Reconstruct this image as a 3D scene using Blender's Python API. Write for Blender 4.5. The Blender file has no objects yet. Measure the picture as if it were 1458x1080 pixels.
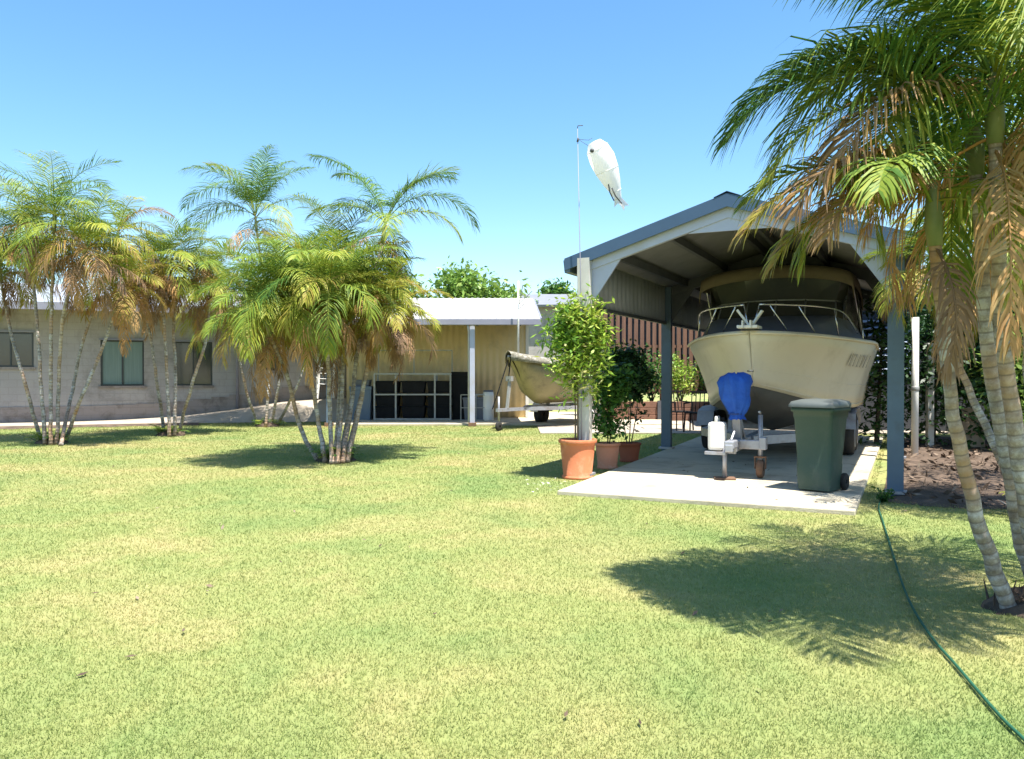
import bpy, math, random
import numpy as np
from mathutils import Vector, Matrix
PI = math.pi
R = math.radians
sc = bpy.context.scene
COL = sc.collection

# ------------------------------------------------------------------ camera
F, CX, HY, CH = 1144.0, 729.0, 530.0, 1.4      # focal length and horizon of the photograph in its pixels, eye height
cam = bpy.data.cameras.new('camera')
cam.sensor_width = 36
cam.lens = F / 1458 * 36
cam.clip_start = 0.05
cam.clip_end = 3000
co = bpy.data.objects.new('camera', cam)
co.location = (0, 0, CH)
co.rotation_euler = (R(90) - math.atan(10 / F), 0, 0)
COL.objects.link(co)
sc.camera = co

def G(px, py, z=0.0):
    d = F * (CH - z) / (py - HY)
    return Vector(((px - CX) / F * d, d, z))
def W(px, py, d):
    return Vector(((px - CX) / F * d, d, CH - (py - HY) / F * d))

# ------------------------------------------------------------------ materials
def nt(name):
    m = bpy.data.materials.new(name)
    m.use_nodes = True
    t = m.node_tree
    for n in list(t.nodes):
        t.nodes.remove(n)
    out = t.nodes.new('ShaderNodeOutputMaterial')
    return m, t, out
def node(t, kind, **kw):
    n = t.nodes.new(kind)
    for k, v in kw.items():
        if k.startswith('i_'):
            n.inputs[k[2:].replace('_', ' ')].default_value = v
        else:
            setattr(n, k, v)
    return n
def rgba(c):
    return (c[0], c[1], c[2], 1)
def ramp(t, stops, fac):
    r = t.nodes.new('ShaderNodeValToRGB')
    e = r.color_ramp.elements
    while len(e) < len(stops):
        e.new(0.5)
    for k, (p, c) in enumerate(stops):
        e[k].position = p
        e[k].color = rgba(c)
    t.links.new(fac, r.inputs[0])
    return r.outputs[0]
def noise(t, scale, detail=5, rough=0.6, coords='Object', stretch=None, dist=0.0):
    tc = t.nodes.new('ShaderNodeTexCoord')
    src = tc.outputs[coords]
    if stretch:
        mp = t.nodes.new('ShaderNodeMapping')
        mp.inputs['Scale'].default_value = stretch
        t.links.new(src, mp.inputs['Vector'])
        src = mp.outputs[0]
    n = node(t, 'ShaderNodeTexNoise')
    n.inputs['Scale'].default_value = scale
    n.inputs['Detail'].default_value = detail
    n.inputs['Roughness'].default_value = rough
    n.inputs['Distortion'].default_value = dist
    t.links.new(src, n.inputs['Vector'])
    return n.outputs['Fac']
def mix(t, a, b, fac, mode='MIX'):
    m = t.nodes.new('ShaderNodeMix')
    m.data_type = 'RGBA'
    m.blend_type = mode
    for sock, v in ((m.inputs[6], a), (m.inputs[7], b)):
        if hasattr(v, 'is_linked') or hasattr(v, 'links'):
            t.links.new(v, sock)
        else:
            sock.default_value = rgba(v)
    if hasattr(fac, 'links'):
        t.links.new(fac, m.inputs[0])
    else:
        m.inputs[0].default_value = fac
    return m.outputs[2]
def mat(name, c1, c2=None, scale=6, rough=0.6, metal=0.0, bump=0.0, bscale=40, c3=None, stretch=None, spec=0.4, dirt=None, dscale=2.0, coat=0):
    """Principled material: two or three tones mixed by noise, optional weathering blotches and bump."""
    m, t, out = nt(name)
    p = node(t, 'ShaderNodeBsdfPrincipled')
    p.inputs['Roughness'].default_value = rough
    p.inputs['Metallic'].default_value = metal
    p.inputs['Specular IOR Level'].default_value = spec
    p.inputs['Coat Weight'].default_value = coat
    c2 = c2 or tuple(x * 0.8 for x in c1)
    st = [(0.3, c1), (0.7, c2)] if not c3 else [(0.25, c1), (0.5, c2), (0.75, c3)]
    col = ramp(t, st, noise(t, scale, stretch=stretch))
    if dirt:
        f = ramp(t, [(0.5, (0, 0, 0)), (0.72, (1, 1, 1))], noise(t, dscale, 8, 0.7, dist=0.4))
        col = mix(t, col, dirt, f)
    t.links.new(col, p.inputs['Base Color'])
    if bump:
        b = node(t, 'ShaderNodeBump')
        b.inputs['Strength'].default_value = bump
        b.inputs['Distance'].default_value = 0.02
        t.links.new(noise(t, bscale, 4, 0.6, stretch=stretch), b.inputs['Height'])
        t.links.new(b.outputs[0], p.inputs['Normal'])
    t.links.new(p.outputs[0], out.inputs[0])
    return m
def leafmat(name, stops, trans=0.3, rough=0.45, spec=0.35):
    """Leaf material: each leaf has its own value 0..1 in the attribute 'tint' (its species/age colour)."""
    m, t, out = nt(name)
    a = node(t, 'ShaderNodeAttribute', attribute_name='tint')
    col = ramp(t, stops, a.outputs['Fac'])
    p = node(t, 'ShaderNodeBsdfPrincipled')
    p.inputs['Roughness'].default_value = rough
    p.inputs['Specular IOR Level'].default_value = spec
    t.links.new(col, p.inputs['Base Color'])
    tr = node(t, 'ShaderNodeBsdfTranslucent')
    t.links.new(col, tr.inputs['Color'])
    mx = node(t, 'ShaderNodeMixShader')
    mx.inputs[0].default_value = trans
    t.links.new(p.outputs[0], mx.inputs[1])
    t.links.new(tr.outputs[0], mx.inputs[2])
    t.links.new(mx.outputs[0], out.inputs[0])
    return m

M = {}
M['concrete'] = mat('concrete', (.53, .47, .355), (.45, .40, .30), 1.6, .9, bump=.3, bscale=60, dirt=(.26, .22, .165), dscale=1.5)
M['path'] = mat('path_concrete', (.40, .345, .28), (.33, .285, .23), 2, .9, bump=.3, dirt=(.3, .25, .19))
M['frame_blue'] = mat('painted_steel', (.10, .15, .21), (.085, .125, .18), 3, .5, spec=.4, dirt=(.08, .1, .125))
M['frame_pale'] = mat('galvanised_section', (.42, .44, .55), (.37, .39, .49), 4, .5, .15, dirt=(.36, .34, .33))
M['post_cream'] = mat('cream_steel', (.55, .53, .49), (.46, .45, .42), 3, .55, dirt=(.4, .36, .3))
M['roof_blue'] = mat('blue_steel_roof', (.055, .10, .175), (.045, .085, .15), 2, .5, spec=.35)
M['roof_under'] = mat('roof_underside', (.21, .205, .215), (.165, .16, .17), 3, .6)
M['steel_dark'] = mat('dark_purlin_steel', (.06, .065, .075), (.09, .09, .1), 5, .55)
M['clad_grey'] = mat('grey_cladding', (.33, .335, .37), (.27, .275, .305), 2, .5)
M['shed_cream'] = mat('cream_cladding', (.72, .565, .31), (.65, .505, .275), 1.6, .6, stretch=(1, 1, .2), dirt=(.52, .41, .235), dscale=1.5)
M['shed_roof'] = mat('pale_zinc_roof', (.62, .61, .57), (.55, .54, .51), 1.5, .5, .1)
M['fascia_grey'] = mat('grey_fascia', (.24, .24, .29), (.2, .2, .25), 3, .5)
M['wall_grey'] = mat('rendered_wall', (.38, .355, .345), (.335, .313, .305), 1.2, .85, bump=.25, bscale=25, dirt=(.19, .175, .165), dscale=.8)
M['plinth'] = mat('painted_plinth', (.30, .262, .245), (.26, .225, .21), 1.5, .9, bump=.2, dirt=(.15, .12, .1))
M['zinc_roof'] = mat('zinc_roof', (.50, .53, .58), (.44, .47, .52), 2, .4, .3)
M['glass_dark'] = mat('dark_window_glass', (.035, .05, .055), (.02, .03, .035), 1.5, .08, spec=.7)
M['curtain'] = mat('green_curtain', (.20, .27, .25), (.14, .2, .19), 3, .9, stretch=(9, 9, .3))
M['alu_dark'] = mat('dark_aluminium', (.04, .045, .05), (.055, .06, .065), 4, .4, .3)
M['hull'] = mat('cream_gelcoat', (.68, .605, .47), (.63, .56, .435), 1.4, .38, spec=.4, coat=0, dirt=(.55, .48, .36), dscale=1.6)
M['hull_dark'] = mat('antifouled_bottom', (.10, .095, .09), (.075, .07, .066), 3, .75)
M['deck'] = mat('blue_grey_deck_canvas', (.17, .19, .24), (.13, .15, .2), 2.5, .7, bump=.3, bscale=15)
M['canvas_tan'] = mat('tan_canvas', (.21, .165, .105), (.165, .13, .085), 4, .9, bump=.3, bscale=30)
M['clears'] = mat('clear_canopy_plastic', (.055, .06, .055), (.085, .08, .065), 2, .18, spec=.6)
M['steel_bright'] = mat('stainless_steel', (.7, .7, .72), (.6, .6, .63), 4, .25, .9)
M['white_paint'] = mat('white_plastic', (.74, .73, .70), (.68, .66, .62), 3, .5, dirt=(.5, .47, .42))
M['galv'] = mat('galvanised_steel', (.40, .41, .45), (.32, .33, .37), 12, .45, .5, dirt=(.25, .2, .17), dscale=4)
M['rubber'] = mat('black_rubber', (.018, .018, .018), (.03, .028, .026), 8, .85)
M['rust'] = mat('rusty_steel', (.2, .11, .065), (.12, .075, .05), 14, .85, bump=.3)
M['blue_bag'] = mat('blue_tarp', (.02, .11, .50), (.014, .07, .36), 7, .8, bump=.8, bscale=11)
M['blue_dark'] = mat('blue_tarp_dark', (.01, .035, .18), (.012, .05, .22), 5, .6)
M['bin_green'] = mat('green_bin_plastic', (.028, .058, .043), (.036, .07, .052), 3, .55, bump=.1, dirt=(.06, .08, .066), dscale=3)
M['bin_lid'] = mat('grey_bin_lid', (.085, .098, .096), (.105, .12, .117), 4, .45, bump=.1)
M['terracotta'] = mat('terracotta', (.52, .17, .075), (.45, .145, .065), 3, .8, bump=.15, dirt=(.56, .26, .15), dscale=4)
M['terracotta_pale'] = mat('pale_terracotta', (.58, .25, .15), (.5, .21, .125), 3, .8, bump=.15, dirt=(.6, .38, .28), dscale=4)
M['terracotta_dark'] = mat('dark_terracotta', (.30, .085, .04), (.25, .07, .035), 3, .8, bump=.15)
M['soil'] = mat('potting_soil', (.05, .035, .025), (.09, .06, .04), 20, .95, bump=.8)
M['bark_thin'] = mat('thin_stem_bark', (.18, .13, .08), (.11, .085, .055), 14, .85, bump=.4)
M['bark'] = mat('tree_bark', (.14, .11, .085), (.09, .07, .055), 8, .9, bump=.6)
M['fish'] = leafmat('bleached_windsock_cloth', [(0, (.86, .85, .84)), (1, (.8, .79, .78))], .45, .85, .1)
M['black'] = mat('black_plastic', (.010, .010, .011), (.015, .015, .016), 5, .8, spec=.15)
M['grey_tub'] = mat('grey_plastic_tub', (.13, .145, .175), (.1, .11, .14), 4, .55)
M['slate_box'] = mat('slate_grey_box', (.15, .19, .24), (.11, .15, .2), 3, .6)
M['frame_grey'] = mat('weathered_rack_steel', (.36, .36, .35), (.27, .27, .26), 8, .5, .3)
M['fence_brown'] = mat('brown_timber', (.22, .115, .072), (.125, .066, .045), 2.6, .85, stretch=(3, 3, .15), bump=.3)
M['sleeper'] = mat('red_brown_sleeper', (.22, .11, .075), (.14, .075, .05), 5, .9, bump=.5)
M['litter_soil'] = mat('leaf_litter_soil', (.055, .038, .028), (.10, .07, .05), 5, .95, bump=.8, c3=(.16, .11, .08))
M['alu'] = mat('weathered_aluminium_hull', (.30, .255, .13), (.24, .205, .105), 3, .5, .15, dirt=(.14, .12, .07), dscale=3)
M['camo'] = mat('camouflage_cover', (.40, .37, .30), (.13, .12, .085), 7, .9, c3=(.5, .47, .42), bump=.6, bscale=12)
M['hose'] = mat('green_hose_rubber', (.012, .075, .04), (.016, .09, .048), 8, .6)
M['house_dark'] = mat('dark_weatherboard', (.05, .055, .065), (.04, .042, .05), 2, .7)
M['louvre'] = mat('blue_grey_louvres', (.22, .28, .38), (.18, .23, .32), 3, .4)
M['house_roof'] = mat('far_roof', (.20, .21, .24), (.16, .17, .2), 2, .6)
M['board_pale'] = mat('pale_board', (.5, .38, .28), (.42, .31, .23), 4, .8)
M['decal'] = mat('faded_black_lettering', (.05, .05, .055), (.08, .08, .085), 20, .6)
M['palm'] = leafmat('palm_leaflets', [(0, (.07, .165, .033)), (.24, (.18, .265, .036)), (.48, (.33, .35, .045)), (.7, (.33, .255, .055)), (.86, (.36, .20, .07)), (1, (.34, .22, .115))], .3, .55, .25)
M['palm_dead'] = leafmat('dead_palm_leaflets', [(0, (.46, .31, .14)), (.35, (.46, .25, .095)), (.7, (.36, .23, .13)), (1, (.24, .155, .10))], .18, .7, .2)
M['leaf_bright'] = leafmat('yellow_green_leaves', [(0, (.12, .25, .03)), (.5, (.27, .40, .05)), (.85, (.45, .48, .09)), (1, (.55, .53, .25))], .3)
M['leaf_mid'] = leafmat('green_leaves', [(0, (.028, .085, .016)), (.6, (.06, .16, .025)), (1, (.13, .24, .04))], .25)
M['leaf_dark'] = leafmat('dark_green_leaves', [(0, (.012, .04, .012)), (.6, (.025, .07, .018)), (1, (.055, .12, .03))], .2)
M['leaf_tree'] = leafmat('sunny_tree_leaves', [(0, (.08, .18, .035)), (.5, (.17, .29, .05)), (1, (.29, .38, .09))], .25)
M['litter'] = leafmat('fallen_leaves', [(0, (.05, .032, .022)), (.5, (.11, .075, .05)), (.88, (.22, .16, .115)), (1, (.38, .3, .23))], .05, .9)
M['petal'] = mat('white_petals', (.75, .72, .62), (.66, .62, .5), 10, .7)

def trunk_mat():
    m, t, out = nt('ringed_palm_trunk')
    a = node(t, 'ShaderNodeAttribute', attribute_name='along')
    cmb = node(t, 'ShaderNodeCombineXYZ')
    t.links.new(a.outputs['Fac'], cmb.inputs[0])
    n1 = node(t, 'ShaderNodeTexNoise')
    n1.noise_dimensions = '1D'
    n1.inputs['Scale'].default_value = 14
    n1.inputs['Detail'].default_value = 2
    t.links.new(a.outputs['Fac'], n1.inputs['W'])
    w = node(t, 'ShaderNodeTexWave')
    w.bands_direction = 'X'
    w.inputs['Scale'].default_value = 4.6
    w.inputs['Distortion'].default_value = .6
    w.inputs['Detail'].default_value = 1
    t.links.new(cmb.outputs[0], w.inputs['Vector'])
    base = ramp(t, [(.36, (.15, .125, .10)), (.5, (.30, .27, .24)), (.62, (.50, .47, .44))], noise(t, 7, 6, .75))
    tan = mix(t, base, (.40, .22, .10), ramp(t, [(.46, (0, 0, 0)), (.66, (.7, .7, .7))], noise(t, 1.5, 2)))
    ring = ramp(t, [(.0, (.62, .62, .62)), (.12, (0, 0, 0))], w.outputs['Fac'])
    col = mix(t, tan, (.12, .09, .07), ring)
    p = node(t, 'ShaderNodeBsdfPrincipled')
    p.inputs['Roughness'].default_value = .85
    t.links.new(col, p.inputs['Base Color'])
    b = node(t, 'ShaderNodeBump')
    b.inputs['Strength'].default_value = .6
    b.inputs['Distance'].default_value = .01
    t.links.new(w.outputs['Fac'], b.inputs['Height'])
    t.links.new(b.outputs[0], p.inputs['Normal'])
    t.links.new(p.outputs[0], out.inputs[0])
    return m
M['trunk'] = trunk_mat()
def block_lines(m, ang):
    t = m.node_tree
    p = [n_ for n_ in t.nodes if n_.type == 'BSDF_PRINCIPLED'][0]
    src = p.inputs['Base Color'].links[0].from_socket
    tc = t.nodes.new('ShaderNodeTexCoord')
    mp = t.nodes.new('ShaderNodeMapping')
    mp.inputs['Rotation'].default_value = (0, 0, -ang)
    sx = t.nodes.new('ShaderNodeSeparateXYZ'); cx_ = t.nodes.new('ShaderNodeCombineXYZ')
    t.links.new(tc.outputs['Object'], mp.inputs['Vector']); t.links.new(mp.outputs[0], sx.inputs[0])
    t.links.new(sx.outputs[0], cx_.inputs[0]); t.links.new(sx.outputs[2], cx_.inputs[1])
    br = t.nodes.new('ShaderNodeTexBrick')
    br.inputs['Scale'].default_value = 1
    br.inputs['Brick Width'].default_value = .4
    br.inputs['Row Height'].default_value = .2
    br.inputs['Mortar Size'].default_value = .012
    br.inputs['Color1'].default_value = (1, 1, 1, 1); br.inputs['Color2'].default_value = (.9, .9, .9, 1); br.inputs['Mortar'].default_value = (.66, .64, .62, 1)
    t.links.new(cx_.outputs[0], br.inputs['Vector'])
    t.links.new(mix(t, src, br.outputs['Color'], .32, 'MULTIPLY'), p.inputs['Base Color'])
block_lines(M['wall_grey'], math.atan2(.7, 1.75))
block_lines(M['plinth'], math.atan2(.7, 1.75))
M['crownshaft'] = mat('green_crownshaft', (.11, .16, .06), (.17, .2, .08), 4, .5, c3=(.26, .2, .09))

LAWN = dict(green=(.172, .234, .080), mid=(.245, .268, .098), dry=(.365, .308, .148))
def lawn_color(t, mul=1.0):
    tc = t.nodes.new('ShaderNodeNewGeometry')
    def nz(scale, detail, dist=.0):
        n = node(t, 'ShaderNodeTexNoise')
        n.inputs['Scale'].default_value = scale
        n.inputs['Detail'].default_value = detail
        n.inputs['Roughness'].default_value = .62
        n.inputs['Distortion'].default_value = dist
        t.links.new(tc.outputs['Position'], n.inputs['Vector'])
        return n.outputs['Fac']
    c = ramp(t, [(.34, tuple(x * mul for x in LAWN['green'])), (.52, tuple(x * mul for x in LAWN['mid'])), (.72, tuple(x * mul for x in LAWN['dry']))], nz(.55, 6, .3))
    f = ramp(t, [(.5, (0, 0, 0)), (.75, (.7, .7, .7))], nz(.23, 4))
    c = mix(t, c, tuple(x * mul for x in LAWN['dry']), f)
    f2 = ramp(t, [(.35, (.93, .93, .93)), (.65, (1.04, 1.04, 1.04))], nz(14, 5))
    return mix(t, c, f2, 1.0, 'MULTIPLY')
def lawn_mat():
    m, t, out = nt('lawn_turf')
    p = node(t, 'ShaderNodeBsdfPrincipled')
    p.inputs['Roughness'].default_value = .95
    p.inputs['Specular IOR Level'].default_value = .1
    t.links.new(lawn_color(t, 1.0), p.inputs['Base Color'])
    b = node(t, 'ShaderNodeBump')
    b.inputs['Strength'].default_value = .5
    b.inputs['Distance'].default_value = .03
    t.links.new(noise(t, 90, 6, .7), b.inputs['Height'])
    t.links.new(b.outputs[0], p.inputs['Normal'])
    t.links.new(p.outputs[0], out.inputs[0])
    return m
def blade_mat():
    m, t, out = nt('grass_blades')
    a = node(t, 'ShaderNodeAttribute', attribute_name='tint')
    v = ramp(t, [(0, (.92, 1.0, .85)), (.6, (1.06, 1.08, 1.0)), (.93, (1.25, 1.18, 1.15)), (1, (1.6, 1.42, 1.5))], a.outputs['Fac'])
    col = mix(t, lawn_color(t, 1.15), v, 1.0, 'MULTIPLY')
    p = node(t, 'ShaderNodeBsdfPrincipled')
    p.inputs['Roughness'].default_value = .6
    p.inputs['Specular IOR Level'].default_value = .25
    t.links.new(col, p.inputs['Base Color'])
    tr = node(t, 'ShaderNodeBsdfTranslucent')
    t.links.new(col, tr.inputs['Color'])
    mx = node(t, 'ShaderNodeMixShader')
    mx.inputs[0].default_value = .4
    t.links.new(p.outputs[0], mx.inputs[1])
    t.links.new(tr.outputs[0], mx.inputs[2])
    t.links.new(mx.outputs[0], out.inputs[0])
    return m
M['lawn'] = lawn_mat()
M['blades'] = blade_mat()

# ------------------------------------------------------------------ mesh builder
class MB:
    def __init__(s):
        s.v, s.f, s.tint, s.along, s.smooth = [], [], [], {}, []
    def add(s, vs, fs, tint=0.0, smooth=False):
        b = len(s.v)
        s.v.extend(tuple(x) for x in vs)
        for f in fs:
            s.f.append(tuple(b + i for i in f))
            s.tint.append(tint)
            s.smooth.append(smooth)
        return b
    def box(s, c, size, rz=0.0, rx=0.0, ry=0.0, tint=0):
        hx, hy, hz = (q / 2 for q in size)
        m = Matrix.Translation(Vector(c)) @ Matrix.Rotation(rz, 4, 'Z') @ Matrix.Rotation(ry, 4, 'Y') @ Matrix.Rotation(rx, 4, 'X')
        vs = [m @ Vector((x, y, z)) for z in (-hz, hz) for y in (-hy, hy) for x in (-hx, hx)]
        s.add(vs, [(0, 2, 3, 1), (4, 5, 7, 6), (0, 1, 5, 4), (2, 6, 7, 3), (1, 3, 7, 5), (0, 4, 6, 2)], tint)
        return s
    def bar(s, a, b, w, h, up=(0, 0, 1)):
        a, b = Vector(a), Vector(b)
        d = (b - a).normalized()
        u = Vector(up)
        x = d.cross(u)
        if x.length < 1e-4:
            x = d.cross(Vector((0, 1, 0)))
        x.normalize()
        y = x.cross(d)
        vs = [p + x * (i * w / 2) + y * (j * h / 2) for p in (a, b) for i, j in ((-1, -1), (1, -1), (1, 1), (-1, 1))]
        s.add(vs, [(3, 2, 1, 0), (4, 5, 6, 7), (0, 1, 5, 4), (1, 2, 6, 5), (2, 3, 7, 6), (3, 0, 4, 7)])
        return s
    def tube(s, pts, rad, n=8, tint=0, cap=True, squash=1.0):
        pts = [Vector(p) for p in pts]
        if not hasattr(rad, '__len__'):
            rad = [rad] * len(pts)
        ref = Vector((0.31, 0.95, 0.05))
        vs, acc, al = [], 0, []
        for i, p in enumerate(pts):
            d = (pts[min(i + 1, len(pts) - 1)] - pts[max(i - 1, 0)]).normalized()
            x = d.cross(ref)
            if x.length < 1e-3:
                x = d.cross(Vector((1, 0, 0)))
            x.normalize()
            y = d.cross(x)
            if i:
                acc += (p - pts[i - 1]).length
            for k in range(n):
                a = 2 * PI * k / n
                vs.append(p + (x * math.cos(a) * squash + y * math.sin(a)) * rad[i])
                al.append(acc)
        fs = [(i * n + k, i * n + (k + 1) % n, (i + 1) * n + (k + 1) % n, (i + 1) * n + k) for i in range(len(pts) - 1) for k in range(n)]
        b = s.add(vs, fs, tint, True)
        for i, q in enumerate(al):
            s.along[b + i] = q
        if cap:
            s.f.append(tuple(b + k for k in reversed(range(n)))); s.tint.append(tint); s.smooth.append(False)
            e = b + (len(pts) - 1) * n
            s.f.append(tuple(e + k for k in range(n))); s.tint.append(tint); s.smooth.append(False)
        return s
    def lathe(s, prof, c=(0, 0, 0), n=32, smooth=True, axis='Z'):
        vs = []
        for r, z in prof:
            for k in range(n):
                a = 2 * PI * k / n
                q = (r * math.cos(a), r * math.sin(a), z)
                if axis == 'X':
                    q = (q[2], q[0], q[1])
                vs.append((c[0] + q[0], c[1] + q[1], c[2] + q[2]))
        fs = [(i * n + k, i * n + (k + 1) % n, (i + 1) * n + (k + 1) % n, (i + 1) * n + k) for i in range(len(prof) - 1) for k in range(n)]
        s.add(vs, fs, 0, smooth)
        return s
    def grid(s, rows, closed=False, smooth=True, tint=0):
        n = len(rows[0])
        vs = [p for r in rows for p in r]
        kk = n if closed else n - 1
        fs = [(i * n + k, i * n + (k + 1) % n, (i + 1) * n + (k + 1) % n, (i + 1) * n + k) for i in range(len(rows) - 1) for k in range(kk)]
        s.add(vs, fs, tint, smooth)
        return s
    def corrugated(s, origin, along, up, width, height, pitch=.076, amp=.009, nrm=None, thick=0.0):
        o, a, u = Vector(origin), Vector(along).normalized(), Vector(up).normalized()
        nn = Vector(nrm) if nrm else a.cross(u)
        k = max(8, int(width / pitch * 4))
        h = height if callable(height) else (lambda q: height)
        r0, r1 = [], []
        for i in range(k + 1):
            q = width * i / k
            off = nn * (amp * math.sin(2 * PI * q / pitch))
            r0.append(o + a * q + off)
            r1.append(o + a * q + off + u * h(q))
        s.grid([r0, r1])
        return s
    def build(s, name, m, parent=None, bevel=0.0, solid=0.0):
        me = bpy.data.meshes.new(name)
        me.from_pydata(s.v, [], s.f)
        at = me.attributes.new('tint', 'FLOAT', 'FACE')
        at.data.foreach_set('value', np.array(s.tint, np.float32))
        if s.along:
            al = np.zeros(len(s.v), np.float32)
            for i, q in s.along.items():
                al[i] = q
            at = me.attributes.new('along', 'FLOAT', 'POINT')
            at.data.foreach_set('value', al)
        me.polygons.foreach_set('use_smooth', np.array(s.smooth, bool))
        me.materials.append(M[m] if isinstance(m, str) else m)
        me.update()
        o = bpy.data.objects.new(name, me)
        COL.objects.link(o)
        if parent is not None:
            o.parent = parent
        if solid:
            md = o.modifiers.new('thickness', 'SOLIDIFY'); md.thickness = solid; md.offset = 0
        if bevel:
            md = o.modifiers.new('edges', 'BEVEL'); md.width = bevel; md.segments = 2; md.limit_method = 'ANGLE'; md.angle_limit = R(40)
        return o

def tag(o, label, cat, group=None, kind=None):
    if label: o['label'] = label
    if cat: o['category'] = cat
    if group: o['group'] = group
    if kind: o['kind'] = kind
    return o
def thing(name, label, cat, loc=(0, 0, 0), rz=0.0, group=None):
    o = bpy.data.objects.new(name, None)
    o.empty_display_size = .2
    o.location = loc
    o.rotation_euler = (0, 0, rz)
    COL.objects.link(o)
    return tag(o, label, cat, group)
def struct(o, label=None):
    o['kind'] = 'structure'
    if label: o['label'] = label
    return o
def copy_tree(o, parent=None):
    c = o.copy()
    COL.objects.link(c)
    c.parent = parent
    for ch in list(o.children):
        copy_tree(ch, c)
    return c

# ------------------------------------------------------------------ carport frame of reference
YAW = R(26)
L0 = Vector((.94, 10.6, 0))
VX = Vector((math.cos(YAW), -math.sin(YAW), 0))
UY = Vector((math.sin(YAW), math.cos(YAW), 0))
def CP(x, y, z=0.0):
    return L0 + VX * x + UY * y + Vector((0, 0, z))

# ------------------------------------------------------------------ ground
b = MB()
S = 900
b.add([(-S, -60, 0), (S, -60, 0), (S, S, 0), (-S, S, 0)], [(0, 1, 2, 3)])
tag(struct(b.build('lawn', 'lawn')), 'mown green lawn with dry straw coloured patches', 'lawn')

# concrete pad under the carport
b = MB()
pad = [CP(.24, -1.46), CP(3.38, -1.42), CP(3.42, 8.7), CP(-.14, 8.7)]
top = [p + Vector((0, 0, .05)) for p in pad]
b.add(list(pad) + top, [(4, 5, 6, 7), (0, 1, 5, 4), (1, 2, 6, 5), (2, 3, 7, 6), (3, 0, 4, 7)])
slab_ = b.build('concrete_slab', 'concrete', bevel=.012)
tag(struct(slab_), 'pale concrete slab under the carport', 'slab')

for y0 in (1.0, 3.6, 6.2):
    b = MB()
    b.add([CP(.26 - .04 * y0, y0, .0535), CP(3.375, y0, .0535), CP(3.375, y0 + .012, .0535), CP(.26 - .04 * y0, y0 + .012, .0535)], [(0, 1, 2, 3)])
    b.build('control_joint', 'soil', slab_)
# slab and apron in front of the shed
b = MB()
b.box((-.2, 24.2, .03), (9.3, 6.2, .06))
tag(struct(b.build('shed_apron', 'concrete', bevel=.01)), 'pale concrete apron under the shed awning', 'apron')

# garden bed right of the carport
b = MB()
pts = [CP(3.6, -.35), CP(9.5, -.8), CP(12, 9), CP(3.6, 10)]
n = 14
rows = []
rng = random.Random(5)
for i in range(n + 1):
    r = []
    for j in range(n + 1):
        p = (pts[0].lerp(pts[1], j / n)).lerp(pts[3].lerp(pts[2], j / n), i / n)
        e = 0 if i in (0, n) or j in (0, n) else 1
        if i == 0:
            p = p - UY * (.12 * math.sin(j * 1.3) + rng.uniform(-.06, .06))
        r.append(p + Vector((0, 0, .006 + e * rng.uniform(.01, .07))))
    rows.append(r)
b.grid(rows)
tag(struct(b.build('garden_bed', 'litter_soil')), 'brown leaf covered garden bed right of the carport', 'garden bed')

def scatter_leaves(name, mk, n, area, size, seed, zr=(.02, .09), up=.5):
    rng = random.Random(seed)
    b = MB()
    for _ in range(n):
        p = area(rng)
        d = Vector((rng.gauss(0, 1), rng.gauss(0, 1), rng.gauss(0, up))).normalized()
        s_ = Vector((rng.gauss(0, 1), rng.gauss(0, 1), rng.gauss(0, up)))
        s_ = (s_ - d * s_.dot(d)).normalized()
        L = size * rng.uniform(.6, 1.5); w = L * rng.uniform(.2, .4)
        p = p + Vector((0, 0, rng.uniform(*zr)))
        b.add([p - d * L / 2, p + s_ * w / 2, p + d * L / 2, p - s_ * w / 2], [(0, 1, 2, 3)], rng.random())
    return b.build(name, mk)
def bed_area(rng):
    return CP(rng.uniform(3.65, 10), rng.uniform(-.45, 8))
o = scatter_leaves('leaf_litter', 'litter', 2600, bed_area, .13, 9)
tag(o, 'dry brown leaves and bark scattered over the garden bed', 'leaf litter', kind='stuff')

def lawn_area(rng):
    d_ = rng.uniform(2.6, 15)
    return Vector((rng.uniform(-.62, .5) * d_, d_, 0))
o = scatter_leaves('fallen_leaf_scraps', 'litter', 90, lawn_area, .045, 31, (.015, .03), .2)
tag(o, 'small dry leaf scraps scattered thinly over the lawn', 'leaf scraps', kind='stuff')
def slab_area(rng):
    return CP(rng.uniform(.3, 3.35), rng.uniform(-1.4, 3) ** 1, .05)
o = scatter_leaves('slab_leaf_scraps', 'litter', 60, slab_area, .05, 32, (.004, .014), .12)
tag(o, 'dry leaf scraps lying on the carport slab', 'leaf scraps', kind='stuff')

# path rising along the long house on the left
WA, WB = Vector((-11.1, 22.9, 0)), Vector((-9.35, 23.6, 0))
WD = (WB - WA).normalized()                 # along the wall, left to right
WN = Vector((WD.y, -WD.x, 0))               # out of the wall, towards the lawn
def HW(t, out=0.0, z=0.0):                  # t metres along the wall from the first window
    return WA + WD * t + WN * out + Vector((0, 0, z))
def rise(t):
    ks = [(-9, .02), (-1, .04), (0, .06), (1.5, .13), (3, .30), (4.4, .52), (6, .62), (9, .66)]
    for (a, za), (c, zc) in zip(ks, ks[1:]):
        if t <= c:
            return za + (zc - za) * (t - a) / (c - a)
    return .66
b = MB()
rows = []
for i in range(41):
    t = -7 + 14.2 * i / 40
    r = rise(t)
    rows.append([HW(t, .02, r), HW(t, 1.15, r * .97), HW(t, 1.2, r * .9), HW(t, 1.4 + r * 1.6, .012)])
b.grid(rows)
tag(struct(b.build('house_path', 'path')), 'pale concrete path rising along the grey house wall', 'path')
b = MB()
rows = []
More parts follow.
